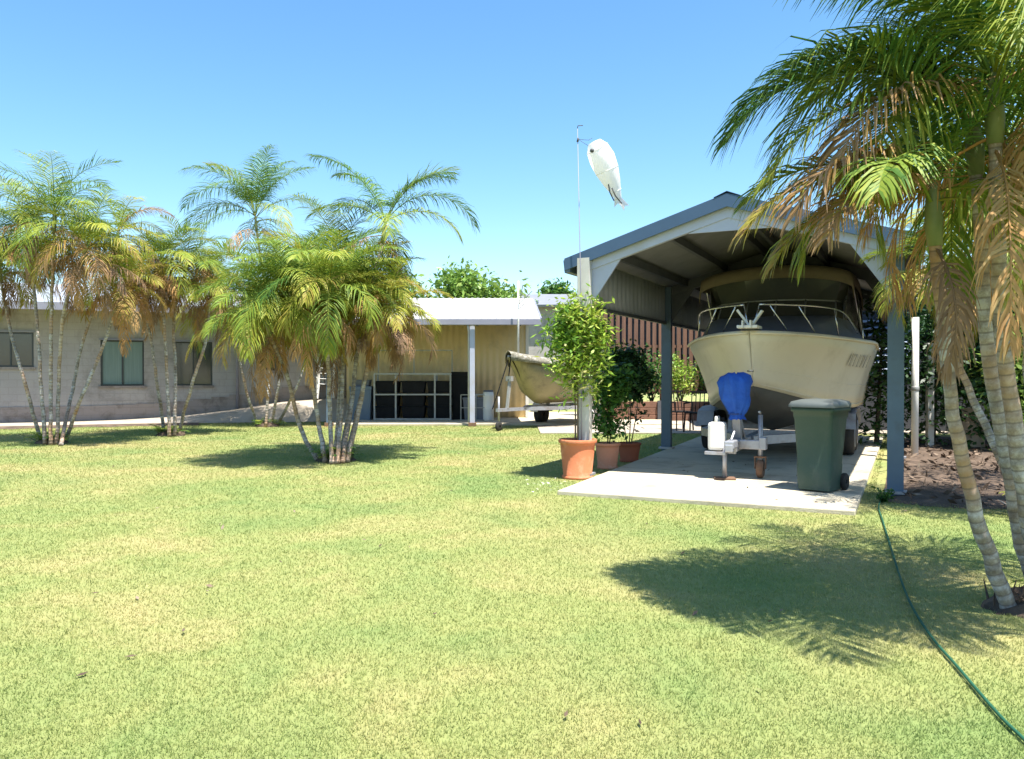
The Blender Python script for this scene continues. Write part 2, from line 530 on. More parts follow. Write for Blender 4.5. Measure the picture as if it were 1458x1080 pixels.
for i in range(31):
    t = -7 + 9.0 * i / 30
    r = rise(t)
    o_ = 1.45 + r * 1.6
    rows.append([HW(t, o_ - .1, .02), HW(t, o_ + .4, .05), HW(t, o_ + .9 + .15 * math.sin(i * 1.7), .005)])
b.grid(rows)
tag(struct(b.build('earth_strip', 'litter_soil')), 'bare brown earth strip between lawn and house path', 'earth')

# ------------------------------------------------------------------ grass blades near the camera
rs = np.random.default_rng(3)
N = 620000
d = 2.3 + (23.5 - 2.3) * rs.random(N) ** 1.75
xx = (rs.random(N) * 2 - 1) * (d * .70 + .6)
loc = np.stack([xx - L0.x, d - L0.y], 1)
lx = loc[:, 0] * VX.x + loc[:, 1] * VX.y
ly = loc[:, 0] * UY.x + loc[:, 1] * UY.y
ok = ~((lx > -.1) & (lx < 3.42) & (ly > -1.44)) & ~((lx > 3.5) & (ly > -.3))
ok |= (lx < .2 - .04 * ly) & (lx > -.1) & (ly > -1.4)
d, xx = d[ok], xx[ok]
N = len(d)
h = (.007 + .012 * rs.random(N)) * (1 + .035 * d)
wd = (.0011 + .0009 * rs.random(N)) * (1 + .22 * d)
ang = rs.random(N) * 2 * PI
ln = rs.random(N) * 1.5
la = rs.random(N) * 2 * PI
P = np.zeros((N, 3, 3), np.float32)
P[:, 0] = np.stack([xx - np.cos(ang) * wd, d - np.sin(ang) * wd, np.full(N, -.002)], 1)
P[:, 1] = np.stack([xx + np.cos(ang) * wd, d + np.sin(ang) * wd, np.full(N, -.002)], 1)
P[:, 2] = np.stack([xx + np.cos(la) * ln * h, d + np.sin(la) * ln * h, h], 1)
me = bpy.data.meshes.new('grass')
me.vertices.add(N * 3)
me.vertices.foreach_set('co', P.reshape(-1))
me.loops.add(N * 3)
me.loops.foreach_set('vertex_index', np.arange(N * 3, dtype=np.int32))
me.polygons.add(N)
me.polygons.foreach_set('loop_start', np.arange(0, N * 3, 3, dtype=np.int32))
me.polygons.foreach_set('loop_total', np.full(N, 3, np.int32))
me.update(calc_edges=True)
at = me.attributes.new('tint', 'FLOAT', 'FACE')
at.data.foreach_set('value', rs.random(N).astype(np.float32))
me.materials.append(M['blades'])
o = bpy.data.objects.new('grass', me)
COL.objects.link(o)
tag(o, 'short blades of mown grass on the lawn', 'grass', kind='stuff')

# ------------------------------------------------------------------ palms
def frond(mb, base, az, e0, L, droop, leaf, n, tint, rng, hang=.5, wid=.013, jag=.12, rr=.011):
    NS = 12
    pts = [Vector(base)]
    azk = rng.uniform(-.25, .25)
    for i in range(NS):
        s_ = (i + .5) / NS
        e = e0 - droop * s_ ** 1.25
        a = az + azk * s_
        pts.append(pts[-1] + Vector((math.cos(a) * math.cos(e), math.sin(a) * math.cos(e), math.sin(e))) * (L / NS))
    mb.tube(pts, [rr * (1 - .8 * i / NS) for i in range(NS + 1)], 3, tint=min(1, tint + .12), cap=False)
    down = Vector((0, 0, -1))
    ageing = rng.uniform(-.05, .55) * tint + .08
    for i in range(n):
        s_ = .16 + .84 * (i + .5) / n
        q = s_ * NS
        k = min(NS - 1, int(q))
        p = pts[k].lerp(pts[k + 1], q - k)
        T = (pts[k + 1] - pts[k]).normalized()
        S_ = T.cross(Vector((0, 0, 1)))
        if S_.length < .05:
            S_ = Vector((-math.sin(az), math.cos(az), 0))
        S_.normalize()
        U = S_.cross(T)
        prof = math.sin(PI * (.14 + .80 * s_)) ** .7
        for side in (-1, 1):
            if rng.random() < .05:
                continue
            l = leaf * prof * rng.uniform(.8, 1.12)
            fw = .35 + .75 * s_
            d_ = (T * fw + S_ * side * (1.0 - .25 * s_) + U * (.42 - .2 * hang) + Vector((rng.gauss(0, jag), rng.gauss(0, jag), rng.gauss(0, jag)))).normalized()
            tt = min(1, max(0, tint + ageing * max(0, s_ - .35) + rng.gauss(0, .10)))
            pp, ring = p, []
            wn = (T - d_ * T.dot(d_))
            wn = wn.normalized() if wn.length > 1e-3 else U
            for j, w in enumerate((.55, 1, .75, .08)):
                ring.append((pp - wn * wid * w, pp + wn * wid * w))
                d_ = (d_ + down * hang * .42 * (j + .6)).normalized()
                pp = pp + d_ * l / 3
            vs = [v for r in ring for v in r]
            mb.add(vs, [(0, 1, 3, 2), (2, 3, 5, 4), (4, 5, 7, 6)], tt)

def bez(pts, n):
    """smooth curve through points"""
    P_ = [pts[0]] + list(pts) + [pts[-1]]
    out = []
    m = len(pts) - 1
    for i in range(n + 1):
        q = i / n * m
        k = min(m - 1, int(q)); u = q - k
        a, b_, c, d_ = P_[k:k + 4]
        out.append(.5 * ((2 * b_) + (c - a) * u + (2 * a - 5 * b_ + 4 * c - d_) * u * u + (3 * b_ - a - 3 * c + d_) * u ** 3))
    return out

FULL = 2.3
def palm_clump(label, base, stems, seed, thick=.034, leafk=1.0, group='clumping palms on the lawn', full=None, green=1.0, deadk=1.2):
    """stems: list of dict(pts=[Vector...], n, L, dead, age, tall)."""
    rng = random.Random(seed)
    root = thing('palm_tree', label, 'palm tree', base, 0, group)
    inv = -Vector(base)
    feet = [sdef['pts'][0] + inv for sdef in stems]
    mb = MB()
    rad_ = min(.26, max(.14, max(f.length for f in feet) * .75))
    rows = []
    for k, (rr_, z) in enumerate(((1.25, -.02), (1.1, .03), (.85, .075), (.5, .10), (.05, .11))):
        rows.append([(rad_ * rr_ * (1 + rng.uniform(-.16, .16)) * math.cos(a), rad_ * rr_ * .8 * (1 + rng.uniform(-.16, .16)) * math.sin(a), z * rng.uniform(.7, 1.3)) for a in [2 * PI * i / 22 for i in range(22)]])
    mb.grid(rows, True)
    for k in range(40):
        a = rng.uniform(0, 2 * PI); r0_ = rad_ * rng.uniform(.3, 1.1)
        p = Vector((r0_ * math.cos(a), r0_ * .8 * math.sin(a), .03))
        mb.tube([p, p + Vector((rng.gauss(0, .06), rng.gauss(0, .06), rng.uniform(.04, .16)))], [.008, .003], 4, cap=False)
    mb.build('root_mound', 'litter_soil', root)
    for k in range(2 + len(stems) // 3):           # young offshoots at the foot of the clump
        a = rng.uniform(PI, 2 * PI)
        mb = MB()
        for q in range(5):
            frond(mb, (rad_ * .8 * math.cos(a), rad_ * .65 * math.sin(a), .03), a + q * 1.3, R(rng.uniform(40, 80)), rng.uniform(.22, .42), R(70), .13, 14, rng.uniform(0, .3), rng, wid=.006, rr=.004)
        mb.build('offshoot', 'palm', root)
    for sdef in stems:
        pts = [p + inv for p in sdef['pts']]
        crv = bez(pts, 18)
        crv = [p + Vector((rng.gauss(0, .006), rng.gauss(0, .006), 0)) if 0 < i < 18 else p for i, p in enumerate(crv)]
        th = sdef.get('th', thick)
        mb = MB()
        mb.tube(crv, [th * (1.35 if i == 0 else 1.12 - .35 * i / 18 + rng.uniform(-.04, .04)) for i in range(19)], 10)
        tr = mb.build('trunk', 'trunk', root)
        topd = (crv[-1] - crv[-3]).normalized()
        topd = (topd + Vector((0, 0, .8))).normalized()
        cs = sdef.get('shaft', .38)
        tip = crv[-1] + topd * cs
        mb = MB()
        mb.tube([crv[-1] - topd * .02, crv[-1] + topd * cs * .3, crv[-1] + topd * cs * .7, tip], [th * .95, th * 1.18, th * .85, th * .35], 8)
        mb.build('crownshaft', 'crownshaft', tr)
        L, nf, age = sdef['L'], int(sdef['n'] * (full or FULL)), sdef.get('age', .35)
        mb = MB()
        a0 = rng.uniform(0, 2 * PI)
        for k in range(nf):
            u = k / max(1, nf - 1)                      # 0 youngest and upright, 1 oldest
            az = a0 + k * 2.4 + rng.uniform(-.3, .3)
            e0 = R(80) - u * R(78) + rng.uniform(-.14, .14)
            drp = R(66) + u * R(52) + rng.uniform(-.25, .35)
            tint = green * min(.95, max(0.02, rng.gauss(.10 + .55 * age * u + .16 * age, .11)))
            frond(mb, tip - topd * rng.uniform(0, cs * .5), az, e0, L * rng.uniform(.82, 1.1), drp, .52 * L / 1.6 * leafk, sdef.get('nl', 46), tint, rng, hang=.35 + .5 * u, wid=sdef.get('wid', .0072))
        for az, e0, drp, LL, tint in sdef.get('extra', []):
            frond(mb, tip - topd * .1, R(az), R(e0), LL, R(drp), .5 * LL / 1.6 * leafk, 66, tint, rng, hang=.6, wid=sdef.get('wid', .0072) * 1.1)
        mb.build('crown', 'palm', tr)
        nd = int(sdef.get('dead', 0) * deadk + .5)
        if nd:
            mb = MB()
            for k in range(nd):
                az = a0 + k * 2.4 + 1.1 + rng.uniform(-.5, .5)
                frond(mb, crv[-1] + topd * rng.uniform(-.06, cs * .4), az, R(rng.uniform(-45, 20)), L * rng.uniform(.5, .95), R(rng.uniform(60, 100)), .4 * L / 1.6, 40, rng.random(), rng, hang=1.25, jag=.26, wid=.0078)
            mb.build('dead_fronds', 'palm_dead', tr)
    return root

def stem(bp, tops, D, **kw):
    """bp: pixel foot on the lawn; tops: (px, py, depth offset) up the stem."""
    p0 = G(*bp)
    kw['pts'] = [p0] + [W(px, py, D + dd) for px, py, dd in tops]
    return kw

# A: far left clump
D = 15.7
palm_clump('leftmost palm clump with green top and brown hanging skirt before the grey house', G(75, 631),
    [stem((58, 630), [(40, 560, .1), (17, 480, .3), (2, 400, .5)], D, L=1.5, n=8, dead=7, age=.55),
     stem((64, 633), [(58, 540, 0), (52, 440, .2), (42, 355, .4)], D, L=1.6, n=9, dead=7, age=.4),
     stem((72, 634), [(72, 540, -.1), (74, 420, -.2), (78, 330, -.3)], D, L=1.7, n=8, dead=7, age=.22),
     stem((80, 633), [(84, 540, 0), (92, 440, -.3), (118, 375, -.5)], D, L=1.45, n=9, dead=9, age=.75),
     stem((92, 630), [(112, 575, 0), (148, 490, .2), (170, 425, .3)], D, L=1.3, n=6, dead=9, age=.95),
     stem((86, 635), [(100, 570, .5), (120, 480, .8), (165, 352, 1.0)], D, L=1.3, n=3, dead=7, age=.8, extra=[(28, 72, 110, 1.35, .8), (100, 70, 60, 1.0, .3)])], 11)
# B
D = 17.8
palm_clump('browned palm clump second from left with a mostly dead drooping crown', G(243, 620),
    [stem((234, 618), [(224, 550, 0), (214, 480, 0), (196, 415, .1)], D, L=1.35, n=9, dead=9, age=.95),
     stem((241, 622), [(238, 540, -.2), (234, 460, -.3), (230, 395, -.4)], D, L=1.45, n=10, dead=9, age=.8),
     stem((248, 621), [(250, 540, .1), (248, 450, .2), (262, 400, .3)], D, L=1.45, n=9, dead=9, age=.85),
     stem((254, 618), [(272, 550, .1), (292, 490, .2), (300, 425, .3)], D, L=1.3, n=8, dead=6, age=.75)], 23)
# C
D = 20.6
palm_clump('palm clump third from left with tall arching green fronds above yellowing leaves', G(380, 607),
    [stem((368, 606), [(352, 560, 0), (338, 500, 0), (322, 455, .2)], D, L=1.7, n=10, dead=4, age=.5),
     stem((378, 608), [(382, 540, 0), (380, 440, .2), (366, 330, .3)], D, L=2.0, n=5, dead=2, age=.25, wid=.0085, shaft=.5,
          extra=[(168, 62, 120, 2.6, .05), (178, 40, 115, 2.2, .1), (100, 80, 45, 2.3, .03), (60, 77, 55, 2.3, .02), (150, 76, 70, 2.3, .1), (210, 70, 95, 2.3, .08), (300, 72, 60, 2.2, .05), (20, 74, 70, 2.1, .04)]),
     stem((386, 607), [(396, 550, 0), (402, 480, .2), (404, 420, .3)], D, L=1.8, n=10, dead=3, age=.5),
     stem((394, 605), [(418, 560, .1), (436, 510, .2), (440, 445, .4)], D, L=1.7, n=10, dead=3, age=.45)], 37)
# D: the middle clump
D = 12.8
palm_clump('middle palm clump standing free on the lawn with fanned pale trunks', G(478, 656),
    [stem((452, 655), [(428, 610, -.1), (410, 540, -.2), (385, 478, -.4)], D, L=1.4, n=10, dead=3, age=.5),
     stem((463, 659), [(452, 590, -.2), (436, 500, -.4), (418, 448, -.5)], D, L=1.45, n=10, dead=3, age=.45),
     stem((472, 661), [(470, 580, -.2), (466, 490, -.5), (468, 446, -.7)], D, L=1.4, n=11, dead=4, age=.5),
     stem((480, 661), [(486, 580, 0), (490, 480, .1), (502, 452, .2)], D, L=1.3, n=10, dead=6, age=.65),
     stem((487, 660), [(500, 580, .2), (512, 480, .4), (545, 345, .6)], D, L=1.55, n=2, dead=3, age=.25, shaft=.45,
          extra=[(152, 66, 58, 2.0, .02), (38, 64, 62, 1.75, .02), (145, 72, 75, 1.6, .05), (30, 72, 85, 1.6, .02), (8, 55, 125, 1.9, .06), (-8, 30, 100, 1.5, .3), (185, 38, 85, 1.4, .2)]),
     stem((494, 659), [(512, 580, .1), (528, 500, .1), (545, 470, 0)], D, L=1.1, n=9, dead=8, age=.8),
     stem((482, 655), [(496, 590, .4), (506, 510, .8), (488, 400, 1.2)], D, L=1.5, n=9, dead=3, age=.35),
     stem((476, 657), [(482, 590, .1), (482, 510, .2), (446, 430, .5)], D, L=1.4, n=9, dead=3, age=.5),
     stem((490, 657), [(508, 590, .5), (522, 520, .8), (526, 440, 1.0)], D, L=1.2, n=9, dead=4, age=.6)], 41, thick=.034)
# E: the close clump at the right edge
def world(*p): return Vector(p)
E = [dict(pts=[G(1440, 872), W(1392, 735, 4.6), W(1352, 560, 4.5), W(1330, 345, 4.4)], L=1.0, n=7, dead=1, age=.6, th=.041, nl=58, wid=.0072,
          extra=[(186, 22, 78, 1.15, .5), (198, 34, 105, 1.1, .8), (150, 38, 85, 1.1, .25), (172, 6, 70, 1.0, .6), (205, 12, 75, .95, .85)]),
     dict(pts=[G(1478, 858), W(1446, 720, 4.8), W(1405, 500, 4.7), W(1388, 245, 4.6)], L=1.4, n=8, dead=3, age=.4, th=.043, nl=62, wid=.0072,
          extra=[(176, 46, 108, 1.6, .0), (184, 40, 92, 1.5, .04), (166, 52, 112, 1.6, .0), (194, 22, 88, 1.45, .28), (210, 26, 110, 1.35, .82)]),
     dict(pts=[G(1492, 880), W(1452, 660, 4.5), W(1425, 440, 4.4), W(1415, 200, 4.3)], L=1.4, n=9, dead=4, age=.3, th=.043, nl=62, wid=.0072,
          extra=[(162, 66, 68, 1.5, .05), (140, 76, 55, 1.5, .1), (182, 70, 85, 1.35, .08), (255, 40, 120, 1.0, .3), (300, 20, 120, 1.1, .85)]),
     dict(pts=[G(1560, 880), W(1560, 640, 4.6), W(1530, 380, 4.5), W(1500, 170, 4.5)], L=1.5, n=10, dead=5, age=.45, th=.04, nl=58, wid=.0072),
     dict(pts=[G(1530, 820), W(1520, 620, 5.5), W(1490, 420, 5.5), W(1462, 300, 5.5)], L=1.35, n=8, dead=4, age=.7, th=.04, nl=58, wid=.0072)]
palm_clump('large close palm clump at the right edge with leaning ringed trunks', G(1478, 868), E, 61, thick=.04, full=1.05, leafk=1.22, green=.6, deadk=.75)
D = 7.8
palm_clump('palm clump at the garden bed edge behind the close right clump', G(1478, 738),
    [stem((1470, 738), [(1448, 640, 0), (1420, 520, .1), (1408, 400, .2)], D, L=1.25, n=8, dead=6, age=.6, wid=.0068),
     stem((1484, 742), [(1470, 640, -.1), (1462, 500, -.1), (1458, 350, 0)], D, L=1.3, n=8, dead=4, age=.4, wid=.0068),
     stem((1466, 735), [(1420, 640, .4), (1368, 530, .6), (1335, 425, .7)], D, L=1.0, n=8, dead=5, age=.75, wid=.0068),
     stem((1500, 735), [(1500, 640, .3), (1510, 500, .3), (1515, 330, .3)], D, L=1.3, n=8, dead=4, age=.5, wid=.0068)], 67, thick=.04, full=1.6, deadk=.8)

# ------------------------------------------------------------------ broadleaf plants
def leaf(mb, p, size, rng, tint, asp=.42, flat=.35):
    d_ = Vector((rng.gauss(0, 1), rng.gauss(0, 1), rng.gauss(-.2, .6))).normalized()
    s_ = Vector((rng.gauss(0, 1), rng.gauss(0, 1), rng.gauss(0, flat)))
    s_ = (s_ - d_ * s_.dot(d_)).normalized()
    L = size * rng.uniform(.6, 1.3)
    w = L * asp
    mb.add([p - d_ * L * .5, p + s_ * w * .5, p + d_ * L * .5, p - s_ * w * .5], [(0, 1, 2, 3)], tint)
def crown(mb, blobs, n, size, rng, shell=.55, asp=.42):
    tot = sum(r[0] * r[1] * r[2] for c, r in blobs)
    for c, r in blobs:
        base = rng.gauss(.45, .16)
        k = max(20, int(n * r[0] * r[1] * r[2] / tot))
        twigs = []
        for _ in range(max(6, k // 14)):
            v = Vector((rng.gauss(0, 1), rng.gauss(0, 1), rng.gauss(0, 1))).normalized()
            q = rng.uniform(shell, 1.05)
            twigs.append((Vector((c[0] + v.x * r[0] * q, c[1] + v.y * r[1] * q, c[2] + v.z * r[2] * q)), min(1, max(0, base + rng.gauss(0, .2)))))
        for _ in range(k):
            tp, tt = rng.choice(twigs)
            p = tp + Vector((rng.gauss(0, size * 1.1), rng.gauss(0, size * 1.1), rng.gauss(0, size * .8)))
            leaf(mb, p, size, rng, min(1, max(0, tt + rng.gauss(0, .09))), asp)
def tree(label, base, hgt, rad, seed, mk='leaf_tree', n=5000, size=.22, group=None, trunk_r=.14, low=.35, name='tree', cat='tree'):
    rng = random.Random(seed)
    root = thing(name, label, cat, base, 0, group)
    mb = MB()
    th = hgt * low
    mb.tube([(0, 0, -.1), (rng.uniform(-.1, .1), 0, th * .5), (rng.uniform(-.2, .2), rng.uniform(-.2, .2), th + hgt * .2)], [trunk_r * 1.3, trunk_r, trunk_r * .6], 8)
    blobs = []
    nb = 9
    for k in range(nb):
        a = k * 2.4 + rng.uniform(-.4, .4)
        q = rad * rng.uniform(.3, .75)
        z = hgt * (low + (1 - low) * rng.uniform(.2, .82))
        c = (math.cos(a) * q, math.sin(a) * q, z)
        rr = rad * rng.uniform(.36, .55)
        blobs.append((c, (rr, rr, rr * rng.uniform(.6, .85))))
        mb.tube([(0, 0, th * .85), (c[0] * .5, c[1] * .5, (th + z) * .5), c], [trunk_r * .5, trunk_r * .3, trunk_r * .08], 6)
    mb.build('trunk', 'bark', root)
    mb = MB()
    crown(mb, blobs, n, size, rng, .3)
    mb.build('crown', mk, root)
    return root

bt = 'trees behind the shed and houses'
def fartree(label, px, top, D, wpx, seed, mk='leaf_tree', n=5500, size=.3, low=.25, trunk_r=.2):
    X = (px - CX) / F * D
    hgt = CH + (HY - top) / F * D
    return tree(label, (X, D, 0), hgt, wpx / 2 / F * D, seed, mk, n, size, bt, trunk_r, low)
fartree('sunlit bushy green tree rising behind the white shed roof', 668, 376, 36, 150, 1, n=9000, size=.3)
fartree('bright green tree half hidden by the middle palms, left of the bushy tree', 570, 396, 38, 130, 2, n=7000)
fartree('darker tree just left of the carport corner behind the far grey roof', 800, 392, 44, 60, 3, 'leaf_mid', n=4000)
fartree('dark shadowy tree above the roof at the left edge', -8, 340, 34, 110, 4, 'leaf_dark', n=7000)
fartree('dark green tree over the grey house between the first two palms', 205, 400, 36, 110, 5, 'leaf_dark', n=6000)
fartree('mid green tree over the grey house behind the third palm', 330, 395, 38, 110, 6, 'leaf_mid', n=6000)
fartree('mid green tree over the grey house behind the middle palm', 450, 385, 40, 120, 7, 'leaf_mid', n=6000)
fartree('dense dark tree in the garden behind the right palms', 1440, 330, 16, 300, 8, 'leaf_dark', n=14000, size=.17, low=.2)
tree('spreading tree added beyond the right edge to shade the garden bed', (7.6, 8.6, 0), 4.6, 2.3, 77, 'leaf_mid', 4500, .13, None, .12, .45)  # added with its trunk out of view; the canopy shades the garden bed
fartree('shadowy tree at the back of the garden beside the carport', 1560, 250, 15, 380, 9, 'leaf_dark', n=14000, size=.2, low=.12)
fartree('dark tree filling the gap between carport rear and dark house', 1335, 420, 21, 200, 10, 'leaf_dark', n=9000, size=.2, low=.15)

# hedge beyond the lawn
def hedge(label, a, b_, hgt, dep, seed, mk='leaf_dark', n=6000, size=.2):
    rng = random.Random(seed)
    root = thing('hedge', label, 'hedge', a)
    mb = MB()
    v = b_ - a
    k = max(4, int(v.length / .8))
    blobs = [((v.x * i / k + rng.uniform(-.15, .15), v.y * i / k + rng.uniform(-.2, .2), hgt * .5), (.65, dep, hgt * rng.uniform(.46, .6))) for i in range(k + 1)]
    crown(mb, blobs, n, size, rng, .35)
    mb.build('foliage', mk, root)
    for i in range(0, k + 1, 2):
        mb = MB()
        mb.tube([(v.x * i / k, v.y * i / k, 0), (v.x * i / k + .1, v.y * i / k, hgt * .7)], [.05, .02], 6)
        mb.build('stem', 'bark', root)
hedge('bright green hedge closing the garden behind the right palms', Vector((8.7, 13.6, 0)), Vector((14.0, 12.2, 0)), 2.5, .7, 3, 'leaf_tree', 8000, .14)
hedge('dark hedge between the carport side and the bright green hedge', Vector((6.9, 15.2, 0)), Vector((8.6, 14.4, 0)), 3.0, .7, 4, 'leaf_dark', 6000, .14)

# ------------------------------------------------------------------ long grey house on the left
hroot = thing('grey_house', 'long low grey rendered house with pale metal roof behind the left palms', 'house', (0, 0, 0))
EH = 3.25
def quadbox(mb, t0, t1, o0, o1, z0, z1):
    vs = [HW(t, o_, z) for z in (z0, z1) for t, o_ in ((t0, o0), (t1, o0), (t1, o1), (t0, o1))]
    mb.add(vs, [(0, 1, 2, 3), (7, 6, 5, 4), (0, 4, 5, 1), (1, 5, 6, 2), (2, 6, 7, 3), (3, 7, 4, 0)])
WIN = [(-2.75, .55, 1.55, 2.5, 'plain'), (0, .56, 1.02, 2.32, 'curtain'), (1.88, .52, 1.02, 2.3, 'plain'), (4.05, .40, 1.46, 2.62, 'plain')]
mb = MB()
TT0, TT1 = -7.2, 6.9
cuts = [TT0]
for t, hw, z0, z1, kd in WIN:
    quadbox(mb, cuts[-1], t - hw, 0, -.2, -.2, EH)
    quadbox(mb, t - hw, t + hw, 0, -.2, -.2, z0)
    quadbox(mb, t - hw, t + hw, 0, -.2, z1, EH)
    cuts.append(t + hw)
quadbox(mb, cuts[-1], TT1, 0, -.2, -.2, EH)
quadbox(mb, TT1 - .2, TT1, -.2, -7, -.2, EH)
quadbox(mb, TT0, TT0 + .2, -.2, -7, -.2, EH)
quadbox(mb, TT0, TT1, -7, -7.2, -.2, EH)
mb.build('wall', 'wall_grey', hroot)
mb = MB()
for i in range(28):
    t = TT0 + (TT1 - TT0) * i / 28; t2 = TT0 + (TT1 - TT0) * (i + 1) / 28
    r = rise((t + t2) / 2)
    quadbox(mb, t, t2, .025, .001, -.1, min(r + .42, .98) if t < 3 else r + .42)
mb.build('plinth', 'plinth', hroot)
for t, hw, z0, z1, kd in WIN:
    mb = MB()
    fw = .045
    quadbox(mb, t - hw, t - hw + fw, -.02, -.09, z0, z1)
    quadbox(mb, t + hw - fw, t + hw, -.02, -.09, z0, z1)
    quadbox(mb, t - hw + fw, t + hw - fw, -.02, -.09, z0, z0 + fw)
    quadbox(mb, t - hw + fw, t + hw - fw, -.02, -.09, z1 - fw, z1)
    quadbox(mb, t - .02, t + .02, -.025, -.085, z0 + fw, z1 - fw)
    w = mb.build('window', 'alu_dark', hroot)
    mb = MB(); quadbox(mb, t - hw + fw, t + hw - fw, -.055, -.065, z0 + fw, z1 - fw); mb.build('pane', 'glass_dark' if kd == 'plain' else 'curtain', w)
    mb = MB(); quadbox(mb, t - hw - .05, t + hw + .05, .05, -.019, z0 - .07, z0); mb.build('sill', 'plinth', w)
    mb = MB(); quadbox(mb, t - hw - .04, t + hw + .04, .04, .003, z1, z1 + .05); mb.build('head', 'fascia_grey', w)
    if kd == 'plain':
        mb = MB()
        rr = [[HW(t + hw * (.1 + .8 * i / 12), -.13 + .02 * (i % 2), z) for i in range(13)] for z in (z0 + .05, z1 - .05)]
        mb.grid(rr); mb.build('curtain', 'curtain', w)
RP = .2
mb = MB()
rows = []
kx = 160
for o_, z in ((1.15, EH - .02), (-3.6, EH - .02 + 4.75 * RP)):
    rows.append([HW(TT0 - .4 + (TT1 - TT0 + .8) * i / kx, o_, z + .012 * math.sin(i * PI / 2)) for i in range(kx + 1)])
rows.append([HW(TT0 - .4 + (TT1 - TT0 + .8) * i / kx, -8.2, EH + .012 * math.sin(i * PI / 2)) for i in range(kx + 1)])
mb.grid(rows, smooth=False)
mb.build('roof', 'zinc_roof', hroot, solid=.03)
mb = MB(); quadbox(mb, TT0 - .4, TT1 + .4, 1.22, 1.16, EH - .19, EH + .01); mb.build('gutter', 'fascia_grey', hroot)
mb = MB(); quadbox(mb, TT0 - .38, TT1 + .38, 1.15, .003, EH - .13, EH - .10); mb.build('soffit', 'wall_grey', hroot)
mb = MB(); mb.tube([HW(3.1, 1.1, EH - .15), HW(3.1, .9, EH - .3), HW(3.1, .12, EH - .45), HW(3.1, .09, EH - .6), HW(3.1, .09, .32)], .04, 8); mb.build('downpipe', 'fascia_grey', hroot)
# gable ends
for t in (TT0, TT1 - .2):
    mb = MB()
    a = [HW(t, 0, EH), HW(t, -7.2, EH), HW(t, -3.6, EH + .66)]
    c = [p + WD * .2 for p in a]
    mb.add(a + c, [(0, 1, 2), (5, 4, 3), (0, 2, 5, 3), (1, 4, 5, 2), (0, 3, 4, 1)])
    mb.build('gable', 'wall_grey', hroot)

# ------------------------------------------------------------------ cream shed with awning
SY, SX0, SX1 = 23.9, -4.9, .42
sroot = thing('cream_shed', 'cream corrugated metal shed with white awning roof between palms and carport', 'shed', (0, 0, 0))
def shed_h(y): return 2.78 + (y - 20.75) * .165
mb = MB(); mb.corrugated((SX0, SY, .06), (1, 0, 0), (0, 0, 1), SX1 - SX0, shed_h(SY) - .1, .19, .014); mb.build('front_wall', 'shed_cream', sroot, solid=.012)
mb = MB(); mb.corrugated((SX1 + .02, SY + .01, .06), (0, 1, 0), (0, 0, 1), 4.0, lambda q: shed_h(SY + q) - .1, .19, .014)
mb.build('side_wall', 'shed_cream', sroot, solid=.012)
mb = MB(); mb.corrugated((SX0 - .02, SY + .01, .06), (0, 1, 0), (0, 0, 1), 4.0, lambda q: shed_h(SY + q) - .1, .19, .014)
mb.build('side_wall', 'shed_cream', sroot, solid=.012)
mb = MB()
k = 120
rows = [[(SX0 - .3 + (SX1 - SX0 + .62) * i / k, y, z + .014 * math.sin(i * PI / 2)) for i in range(k + 1)] for y, z in ((20.75, 2.78), (28.0, shed_h(28.0)), (32.0, shed_h(28) - .66))]
mb.grid(rows, smooth=False); mb.build('roof', 'shed_roof', sroot, solid=.02)
mb = MB(); mb.box((SX0 / 2 + SX1 / 2, 20.68, 2.70), (SX1 - SX0 + .66, .1, .16)); mb.build('gutter', 'fascia_grey', sroot, bevel=.012)
mb = MB(); mb.tube([(-1.14, 20.72, 2.62), (-1.12, 20.86, 2.45), (-1.12, 20.9, .1)], .03, 8); mb.build('downpipe', 'frame_pale', sroot)
mb = MB(); mb.box((SX1 + .03, SY - .02, 1.6), (.09, .03, 3.05)); mb.build('corner_trim', 'shed_roof', sroot)
mb = MB(); mb.bar((SX1 + .33, 20.74, 2.71), (SX1 + .33, 28, shed_h(28) - .07), .04, .2); mb.build('barge_board', 'fascia_grey', sroot)
mb = MB(); mb.add([(SX1 + .05, 24.95, 1.42), (SX1 + .05, 25.85, 1.42), (SX1 + .05, 25.85, 2.3), (SX1 + .05, 24.95, 2.3)], [(0, 1, 2, 3)])
w = mb.build('window', 'alu_dark', sroot, solid=.06)
mb = MB(); mb.box((SX1 + .085, 25.4, 1.86), (.012, .78, .76)); mb.build('pane', 'glass_dark', w)
for x in (-4.75, -1.03):
    mb = MB(); mb.box((x, 20.85, 1.32), (.13, .1, 2.62)); p = mb.build('post', 'frame_blue' if x < -2 else 'frame_pale', sroot, bevel=.006)
    mb = MB(); mb.box((x, 20.85, .05), (.2, .2, .1)); mb.build('post_base', 'rust', p, bevel=.005)
mb = MB()
for x in (-4.5, -3.3, -2.1, -.9, .2):
    mb.bar((x, 20.85, 2.66), (x, SY, shed_h(SY) - .1), .06, .12)
mb.build('rafters', 'steel_dark', sroot)

